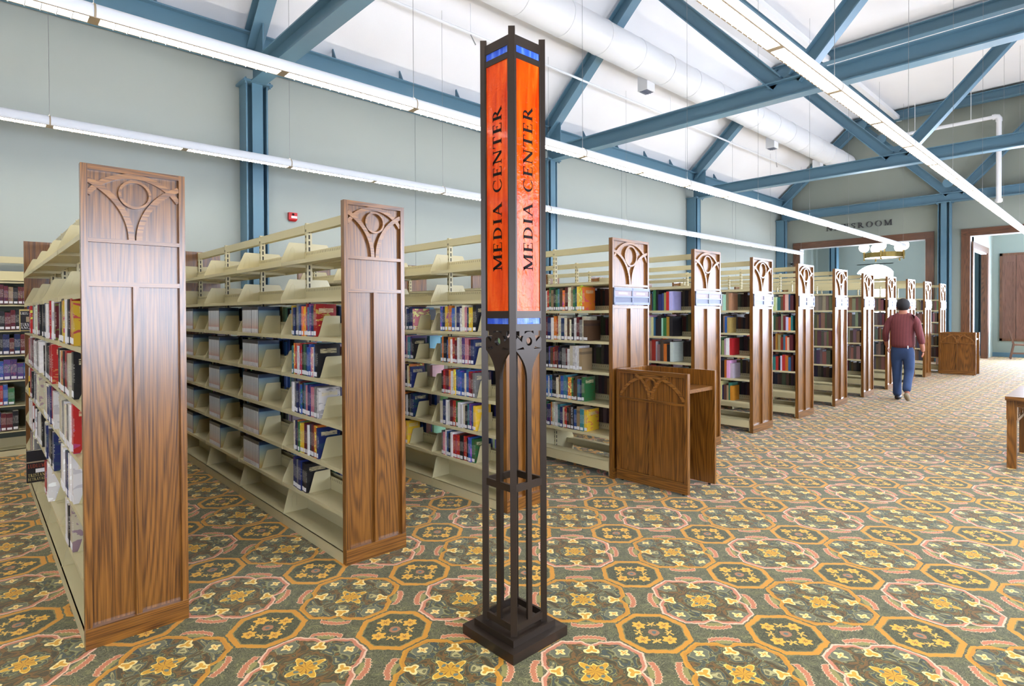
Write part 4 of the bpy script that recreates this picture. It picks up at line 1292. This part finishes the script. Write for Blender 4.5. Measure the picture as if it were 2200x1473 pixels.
# ------------------------------------------------------------------ bronze sign pylon
PX, PY = 1.817, 1.931
py = thing('sign_pylon', 'tall bronze sign pylon with orange glass reading MEDIA CENTER', 'sign', (PX, PY, 0))
h1 = 0.171
part('base_plinth', MB().box(1.653 - PX, 1.995 - PX, 1.768 - PY, 2.11 - PY, 0, 0.044), 'bronze', py)
part('upper_plinth', MB().box(-0.128, 0.136, -0.126, 0.138, 0.044, 0.074), 'bronze', py)
hs = 0.094
ph = 0.0155
for sx in (-1, 1):
    for sy in (-1, 1):
        cx_, cy_ = sx * hs, sy * hs
        r_ = ph * 1.32
        pts = [(cx_ - r_, cy_, 0.074), (cx_, cy_ - r_, 0.074), (cx_ + r_, cy_, 0.074), (cx_, cy_ + r_, 0.074)]
        part('corner_post', MB().prism(pts, (0, 0, 2.722 - 0.074)), 'bronze', py)
def side_plate():
    """frame between two posts: local x across (-hs..hs), y=0 plane, z up"""
    a = hs - 0.008
    m = MB()
    t0, t1 = -0.006, 0.006
    for z0, z1 in ((2.653, 2.695), (2.596, 2.622), (1.462, 1.494), (1.405, 1.436), (0.700, 0.732), (0.088, 0.118)):
        m.box(-a, a, t0, t1, z0, z1)
    for sx in (-1, 1):
        m.box(sx * a, sx * (a - 0.014), t0, t1, 1.405, 2.66)
    # pierced ornament
    zc = 1.358
    def ring(r0, r1, n=24):
        i_, o_ = [], []
        for k in range(n):
            th = 2 * math.pi * k / n
            i_.append((r0 * math.cos(th), t0, zc + r0 * math.sin(th))); o_.append((r1 * math.cos(th), t0, zc + r1 * math.sin(th)))
        m.strip(i_, o_, (0, t1 - t0, 0), 0, True)
    ring(0.019, 0.044)
    for sx in (-1, 1):
        m.prism([(sx * 0.036, t0, 1.335), (sx * a, t0, 1.322), (sx * a, t0, 1.362), (sx * 0.072, t0, 1.378), (sx * 0.04, t0, 1.352)], (0, t1 - t0, 0))
        m.box(sx * 0.028, sx * 0.06, t0, t1, 1.384, 1.406)
    N = 10
    def hw(f): return 0.0135 + (a - 0.0135) * (1 - f) ** 2.6
    for k in range(N):
        f0, f1 = k / N, (k + 1) / N
        za, zb_ = 1.324 - 0.15 * f0, 1.324 - 0.15 * f1
        g = 0.007 * max(0, 1 - abs(f0 - 0.15) * 6)
        m.prism([(-hw(f0), t0, za), (hw(f0), t0, za), (hw(f1), t0, zb_), (-hw(f1), t0, zb_)], (0, t1 - t0, 0))
    m.box(-0.0135, 0.0135, t0, t1, 0.118, 1.175)
    m.box(-0.03, 0.03, t0, t1, 1.318, 1.326)
    return m.mesh('side_frame', 'bronze')
SF = side_plate()
GL = MB().box(-hs + 0.014, hs - 0.014, -0.002, 0.003, 1.49, 2.6).mesh('orange_pane', 'orange_glass')
BG1 = MB().box(-hs + 0.014, hs - 0.014, -0.002, 0.003, 2.618, 2.657).mesh('blue_pane', 'blue_glass')
BG2 = MB().box(-hs + 0.014, hs - 0.014, -0.002, 0.003, 1.432, 1.466).mesh('blue_pane', 'blue_glass')
for rz, loc in ((0, (0, -hs, 0)), (-math.pi / 2, (-hs, 0, 0)), (math.pi, (0, hs, 0)), (math.pi / 2, (hs, 0, 0))):
    fr_ = add('side_frame', SF, py, loc, rz)
    add('orange_pane', GL, py, loc, rz); add('blue_pane', BG1, py, loc, rz); add('blue_pane', BG2, py, loc, rz)
    d_ = Vector((loc[0], loc[1], 0)).normalized()
    along = Vector((math.cos(rz), math.sin(rz), 0))
    o_ = Vector(loc) + d_ * 0.0022 + along * 0.028 + Vector((0, 0, 1.672))
    lettering('MEDIA CENTER', 0.057, o_, (0, 0, 1), tuple(-along), tuple(d_ * 0.0012), 'ink', py, 0.08, total=0.735)

# ------------------------------------------------------------------ catalogue desks
def desk(loc, label):
    t = thing('catalogue_desk', label, 'desk', loc, 'oak catalogue desks')
    wD, dD, H_ = 0.70, 0.47, 0.987
    def side(x, face):
        b_ = part('side_panel', MB().box(x + 0.02, x + 0.036, -wD, 0, 0.012, H_), 'oak_z', t)
        if not face: b_.location = (0.0, 0, 0)
        xf = x if face else x + 0.03
        x0, x1 = (x, x + 0.02) if face else (x + 0.036, x + 0.046)
        def bx_(n, y0, y1, z0, z1, m): part(n, MB().box(x0, x1, y0, y1, z0, z1), m, b_)
        bx_('stile', -0.028, 0, 0.1, H_, 'oak_z'); bx_('stile', -wD, -wD + 0.03, 0.1, H_, 'oak_z')
        bx_('top_rail', -wD + 0.03, -0.028, H_ - 0.032, H_, 'oak_y'); bx_('rail', -wD + 0.03, -0.028, 0.722, 0.742, 'oak_y')
        bx_('mullion', -wD / 2 - 0.01, -wD / 2 + 0.01, 0.1, 0.722, 'oak_z'); bx_('kick_board', -wD, 0, 0.012, 0.1, 'oak_y')
        if face:
            # crossed arches, built in xz then turned onto the side
            def motif(nm, f):
                mb = MB(); f(mb)
                o = part(nm, mb, 'strip', b_); o.rotation_euler = (0, 0, -math.pi / 2); o.location = (x0, 0, 0)
            zb, xs, sw, zt = 0.742, wD / 2 - 0.012, 0.03, 0.948
            dz = zt - zb
            cx = (sw * sw - xs * xs + dz * dz) / (2 * (sw - xs)); rad = xs - cx; a1 = math.degrees(math.asin(min(1, dz / rad)))
            motif('arch_strip', lambda mb: arc_strip(mb, cx, zb, rad, 0, a1, 0.024, 0.001, 0.02))
            motif('arch_strip', lambda mb: arc_strip(mb, wD - cx, zb, rad, 180, 180 - a1, 0.024, 0.001, 0.02))
            hw_ = wD / 2 - 0.035; za, zs = 0.942, 0.757
            zc = ((za * za - zs * zs) - hw_ * hw_) / (2 * (za - zs)); ra = za - zc; aa = math.degrees(math.asin(min(1, hw_ / ra)))
            motif('arch_strip', lambda mb: arc_strip(mb, wD / 2, zc, ra, 90 - aa, 90 + aa, 0.024, 0.004, 0.017, 24))
            motif('ring', lambda mb: arc_strip(mb, wD / 2, 0.868, 0.055, 0, 360, 0.014, 0.0, 0.021, 24))
        for yy in (-wD + 0.05, -0.05): part('glide', MB().tube([(x + 0.02, yy, 0), (x + 0.02, yy, 0.013)], 0.012, 8), 'black', t)
    side(0.0, True); side(dD - 0.046, False)
    part('worktop', MB().box(0.03, dD - 0.03, -wD + 0.02, -0.02, 0.822, 0.852), 'oak_y', t)
    part('back_panel', MB().box(0.03, dD - 0.03, -0.022, 0.0, 0.05, H_), 'oak_z', t)
    part('back_rail', MB().box(0.03, dD - 0.03, -0.034, -0.022, 0.72, 0.822), 'oak_x', t)
    return t
desk((4.195, 3.125, 0), 'tall oak catalogue desk with arched side panel, near the bronze pylon')
desk((16.78, 3.11, 0), 'tall oak catalogue desk at the far end of the aisle')

# ------------------------------------------------------------------ reading table at the right edge
tb = thing('reading_table', 'oak reading table with slatted apron at the right edge', 'table', (7.75, 0.1, 0))
part('table_top', MB().box(-0.68, 0.45, -1.0, 0.70, 0.65, 0.686), 'oak_y', tb)
for x in (-0.56, 0.33):
    for y in (0.66, -0.93):
        l_ = part('leg', MB().box(x - 0.035, x + 0.035, y - 0.035, y + 0.035, 0, 0.65), 'oak_z', tb)
        part('leg_collar', MB().box(x - 0.039, x + 0.039, y - 0.039, y + 0.039, 0.46, 0.65), 'oak_z', l_)
for y in (0.66, -0.93):
    part('apron', MB().box(-0.52, 0.29, y - 0.012, y + 0.012, 0.58, 0.65), 'oak_x', tb)
    part('stretcher', MB().box(-0.52, 0.29, y - 0.012, y + 0.012, 0.40, 0.43), 'oak_x', tb)
    mb = MB()
    for k in range(3):
        cxx = -0.36 + 0.24 * k
        arc_strip(mb, cxx, 0.505, 0.06, 0, 360, 0.016, y - 0.01, 0.02, 20)
    part('ring_tracery', mb, 'oak_x', tb)
for x in (-0.56, 0.33):
    part('apron', MB().box(x - 0.012, x + 0.012, -0.9, 0.63, 0.58, 0.65), 'oak_y', tb)

# ------------------------------------------------------------------ side chairs far off
def chair(loc, rz, label):
    t = thing('reading_chair', label, 'chair', loc, 'oak chairs beyond the far opening')
    t.rotation_euler = (0, 0, rz)
    part('seat', MB().box(-0.22, 0.22, -0.22, 0.22, 0.42, 0.46), 'casing_x', t)
    for sy in (-1, 1):
        part('leg', MB().box(0.17, 0.21, sy * 0.2 - 0.02, sy * 0.2 + 0.02, 0, 0.42), 'casing_z', t)
        part('leg', MB().quadbox([(-0.29, sy * 0.2 - 0.02, 0), (-0.25, sy * 0.2 - 0.02, 0), (-0.25, sy * 0.2 + 0.02, 0), (-0.29, sy * 0.2 + 0.02, 0), (-0.21, sy * 0.2 - 0.02, 0.45), (-0.17, sy * 0.2 - 0.02, 0.45), (-0.17, sy * 0.2 + 0.02, 0.45), (-0.21, sy * 0.2 + 0.02, 0.45)]), 'casing_z', t)
        part('back_post', MB().quadbox([(-0.21, sy * 0.2 - 0.02, 0.45), (-0.17, sy * 0.2 - 0.02, 0.45), (-0.17, sy * 0.2 + 0.02, 0.45), (-0.21, sy * 0.2 + 0.02, 0.45), (-0.31, sy * 0.2 - 0.02, 0.88), (-0.27, sy * 0.2 - 0.02, 0.88), (-0.27, sy * 0.2 + 0.02, 0.88), (-0.31, sy * 0.2 + 0.02, 0.88)]), 'casing_z', t)
    part('backrest', MB().quadbox([(-0.245, -0.18, 0.56), (-0.225, -0.18, 0.56), (-0.225, 0.18, 0.56), (-0.245, 0.18, 0.56), (-0.305, -0.18, 0.86), (-0.285, -0.18, 0.86), (-0.285, 0.18, 0.86), (-0.305, 0.18, 0.86)]), 'casing_x', t)
    part('stretcher', MB().box(-0.24, 0.19, -0.21, -0.19, 0.16, 0.19).box(-0.24, 0.19, 0.19, 0.21, 0.16, 0.19), 'casing_x', t)
    return t
chair((23.6, 2.28, 0), -math.pi / 2 + 0.15, 'dark oak chair below the shutters at the right edge')
chair((19.4, 3.42, 0), math.pi / 2 + 0.3, 'dark oak chair just peeking over the far catalogue desk')

# ------------------------------------------------------------------ chandelier in the room beyond
ch = thing('chandelier', 'brass ring chandelier with white globes beyond the far opening', 'chandelier', (23.5, 5.92, 3.42))
ri = 0.6
m_ = MB(); m_.smooth = True
i_, o_ = [], []
for k in range(40):
    th = 2 * math.pi * k / 40
    i_.append((ri * math.cos(th), ri * math.sin(th), -0.05)); o_.append(((ri - 0.015) * math.cos(th), (ri - 0.015) * math.sin(th), -0.05))
part('brass_band', m_.strip(i_, o_, (0, 0, 0.17), 0, True), 'brass', ch)
part('amber_bowl', MB().prism([((ri - 0.02) * math.cos(2 * math.pi * k / 40), (ri - 0.02) * math.sin(2 * math.pi * k / 40), -0.035) for k in range(40)], (0, 0, 0.02)), 'amber', ch)
part('stem', MB().tube([(0, 0, 0), (0, 0, 1.15)], 0.02, 8), 'brass', ch)
for k in range(5):
    th = math.radians(40 + 72 * k)
    x, y = (ri + 0.02) * math.cos(th), (ri + 0.02) * math.sin(th)
    g = MB(); g.smooth = True
    part('globe', g.sphere(x, y, 0.33, 0.165), 'globe', ch)
    part('globe_arm', MB().tube([(x, y, -0.1), (x, y, 0.17)], [0.02, 0.035], 8), 'brass', ch)
    part('finial', MB().sphere(x, y, -0.11, 0.03, 8, 6), 'brass', ch)
steel_column(26.6, 8.55, 'blue steel column inside the room beyond the far opening', 4.4).rotation_euler = (0, 0, -math.pi / 2)
steel_column(24.6, 3.52, 'blue steel column glimpsed through the cased doorway at far right', 4.4).rotation_euler = (0, 0, -math.pi / 2)
steel_column(26.3, 3.72, 'deep blue steel column behind the doorway, farther of two', 4.4).rotation_euler = (0, 0, -math.pi / 2)

# ------------------------------------------------------------------ wall devices
al = thing('fire_alarm', 'small red fire alarm strobe on the sage wall', 'alarm', (3.45, YL, 2.9))
part('housing', MB().box(-0.062, 0.062, -0.05, 0, -0.04, 0.062).prism([(-0.062, -0.05, -0.04), (0.062, -0.05, -0.04), (0.045, -0.035, -0.062), (-0.045, -0.035, -0.062)], (0, 0.035, 0)), 'red', al)
part('strobe_lens', MB().box(-0.03, 0.055, -0.058, -0.05, -0.02, 0.012), 'ink_white', al)
part('horn_grille', MB().tube([(0, -0.051, 0.035), (0, -0.053, 0.035)], 0.018, 12), 'ink', al)
cd_ = thing('camera_dome', 'tiny black camera dome on the gable wall', 'camera', (XF, 7.97, 3.13))
part('base', MB().box(-0.02, 0, -0.06, 0.06, -0.06, 0.06), 'white', cd_)
part('dome', MB().sphere(-0.04, 0, 0, 0.05, 12, 8), 'black', cd_)

# ------------------------------------------------------------------ the walking person
import bmesh
def skin_mesh(name, verts, edges, root=0, sub=2):
    """verts: (x, y, z, rx, ry)"""
    bm = bmesh.new()
    lay = bm.verts.layers.skin.verify()
    vs = []
    for i, v in enumerate(verts):
        b_ = bm.verts.new(v[:3]); b_[lay].radius = (v[3], v[4] if len(v) > 4 else v[3]); b_[lay].use_root = (i == root)
        vs.append(b_)
    for a, b_ in edges: bm.edges.new((vs[a], vs[b_]))
    me = bpy.data.meshes.new(name)
    bm.to_mesh(me); bm.free()
    o = bpy.data.objects.new(name, me); COL.objects.link(o)
    k = o.modifiers.new('Skin', 'SKIN'); k.use_smooth_shade = True
    s_ = o.modifiers.new('Sub', 'SUBSURF'); s_.levels = sub; s_.render_levels = sub
    dg = bpy.context.evaluated_depsgraph_get()
    res = bpy.data.meshes.new_from_object(o.evaluated_get(dg))
    bpy.data.objects.remove(o); bpy.data.meshes.remove(me)
    res.polygons.foreach_set('use_smooth', [True] * len(res.polygons))
    return res
MAT['skin'] = paint('skin_tone', (176, 116, 92), 0.55)
MAT['shirt'] = paint('striped_maroon_shirt', (118, 56, 58), 0.8, var=0.12, scale=18)
MAT['denim'] = paint('blue_denim', (44, 66, 104), 0.8, var=0.25, scale=9)
MAT['hair'] = paint('black_hair', (24, 22, 26), 0.7, bumpy=0.3, bscale=150)
MAT['shoe'] = paint('dark_shoe', (34, 34, 40), 0.5)
MAT['sole'] = paint('pale_shoe_sole', (150, 138, 112), 0.7)
def lined(m):
    t = m.node_tree; b = t.nodes['Principled BSDF']
    co = texco(t)
    sep = t.nodes.new('ShaderNodeSeparateXYZ'); t.links.new(co, sep.inputs[0])
    st = (Nx(t, sep.outputs[1]) * 150.0).sin() > 0.55
    src = b.inputs['Base Color'].links[0].from_socket
    t.links.new(mixc(t, st * 0.5, src, lin((84, 36, 44))), b.inputs['Base Color'])
lined(MAT['shirt'])
pp = thing('person', 'person walking away in a maroon shirt and blue jeans', 'person', (11.38, 2.60, 0))
pp.scale = (1.0, 1.0, 1.0)
bodyv = [(0, 0, .93, .10, .12), (0, 0, 1.08, .10, .12), (.02, 0, 1.26, .10, .13), (.01, 0, 1.39, .055, .07), (0.02, 0, 1.46, .055), (.035, 0, 1.54, .078, .07), (.04, 0, 1.62, .072, .068),
         (0, .17, 1.34, .045), (-.02, .245, 1.12, .04), (.10, .26, .93, .036), (0, -.17, 1.34, .045), (-.07, -.25, 1.10, .04), (-.02, -.28, .885, .036),
         (0, .085, .86, .075), (.03, .085, .48, .05), (-.02, .075, .10, .042), (.12, .075, .045, .035), (0, -.085, .86, .075), (.00, -.092, .48, .05), (-.26, -.115, .20, .042), (-.21, -.125, .075, .035),
         (.15, .255, .86, .034, .02), (.0, -.285, .815, .034, .02)]
bodye = [(0, 1), (1, 2), (2, 3), (3, 4), (4, 5), (5, 6), (3, 7), (7, 8), (8, 9), (3, 10), (10, 11), (11, 12), (0, 13), (13, 14), (14, 15), (15, 16), (0, 17), (17, 18), (18, 19), (19, 20), (9, 21), (12, 22)]
add('body', skin_mesh('body', bodyv, bodye), pp).data.materials.append(MAT['skin'])
# fingers
def fingers(wx, wy, wz, sy):
    fv, fe = [], []
    out = []
    for k in range(5):
        dx = 0.026 - 0.017 * k if k < 4 else 0.045
        ln = (0.07, 0.078, 0.072, 0.058, 0.05)[k]
        top = (wx + dx, wy, wz)
        mid = (wx + dx + 0.006, wy + sy * 0.006, wz - ln * 0.55) if k < 4 else (wx + dx + 0.018, wy + sy * 0.01, wz - ln * 0.3)
        tip = (wx + dx + 0.002, wy + sy * 0.022, wz - ln) if k < 4 else (wx + dx + 0.018, wy + sy * 0.02, wz - ln)
        me = skin_mesh('finger', [top + (.0095,), mid + (.0085,), tip + (.0075,)], [(0, 1), (1, 2)], 0, 1)
        me.materials.append(MAT['skin'])
        add('finger', me, pp)
fingers(0.15, .255, .85, -1)
fingers(0.0, -.285, .805, 1)
shv = [(0, 0, .85, .155, .185), (0, 0, .96, .16, .195), (.0, 0, 1.12, .15, .19), (.02, 0, 1.28, .14, .20), (.01, 0, 1.405, .08, .12), (.014, 0, 1.475, .068, .068),
       (0, .185, 1.345, .066), (-.02, .245, 1.13, .058), (.085, .262, .965, .05), (0, -.185, 1.345, .066), (-.07, -.25, 1.11, .058), (-.03, -.28, .935, .05)]
she = [(0, 1), (1, 2), (2, 3), (3, 4), (4, 5), (4, 6), (6, 7), (7, 8), (4, 9), (9, 10), (10, 11)]
shirt = add('shirt', skin_mesh('shirt', shv, she), pp); shirt.data.materials.append(MAT['shirt'])
jv = [(0, 0, .97, .14, .17), (0, 0, .84, .14, .165), (0.0, .085, .72, .098), (.03, .088, .48, .076), (.0, .078, .26, .066), (-.02, .072, .05, .07), (0, -.085, .72, .098), (.0, -.092, .48, .076), (-.13, -.10, .34, .068), (-.278, -.114, .165, .066)]
je = [(0, 1), (1, 2), (2, 3), (3, 4), (4, 5), (1, 6), (6, 7), (7, 8), (8, 9)]
jeans = add('jeans', skin_mesh('jeans', jv, je), pp); jeans.data.materials.append(MAT['denim'])
sh1 = add('shoe', skin_mesh('shoe', [(-.055, .075, .046, .046, .045), (.03, .075, .044, .045, .045), (.17, .075, .034, .034, .044)], [(0, 1), (1, 2)]), pp); sh1.data.materials.append(MAT['shoe'])
sh2 = add('shoe', skin_mesh('shoe', [(-.30, -.115, .16, .045, .045), (-.27, -.12, .10, .044, .046), (-.20, -.13, .038, .036, .044)], [(0, 1), (1, 2)]), pp); sh2.data.materials.append(MAT['sole'])
hr = MB(); hr.smooth = True
hr.sphere(.022, 0, 1.595, .099, 20, 14, 0, 1.12)
o = part('hair', hr, 'hair', pp)
mb = MB(); mb.smooth = True
part('nose', mb.sphere(.128, 0, 1.555, .016, 8, 6), 'skin', pp)
for sy in (-1, 1):
    mb = MB(); mb.smooth = True
    part('ear', mb.sphere(.04, sy * .088, 1.55, .022, 8, 6, 0, 1.5), 'skin', pp)
part('pocket_paper', MB().box(-.16, -.15, -.115, -.10, .87, .92), 'paper', pp)
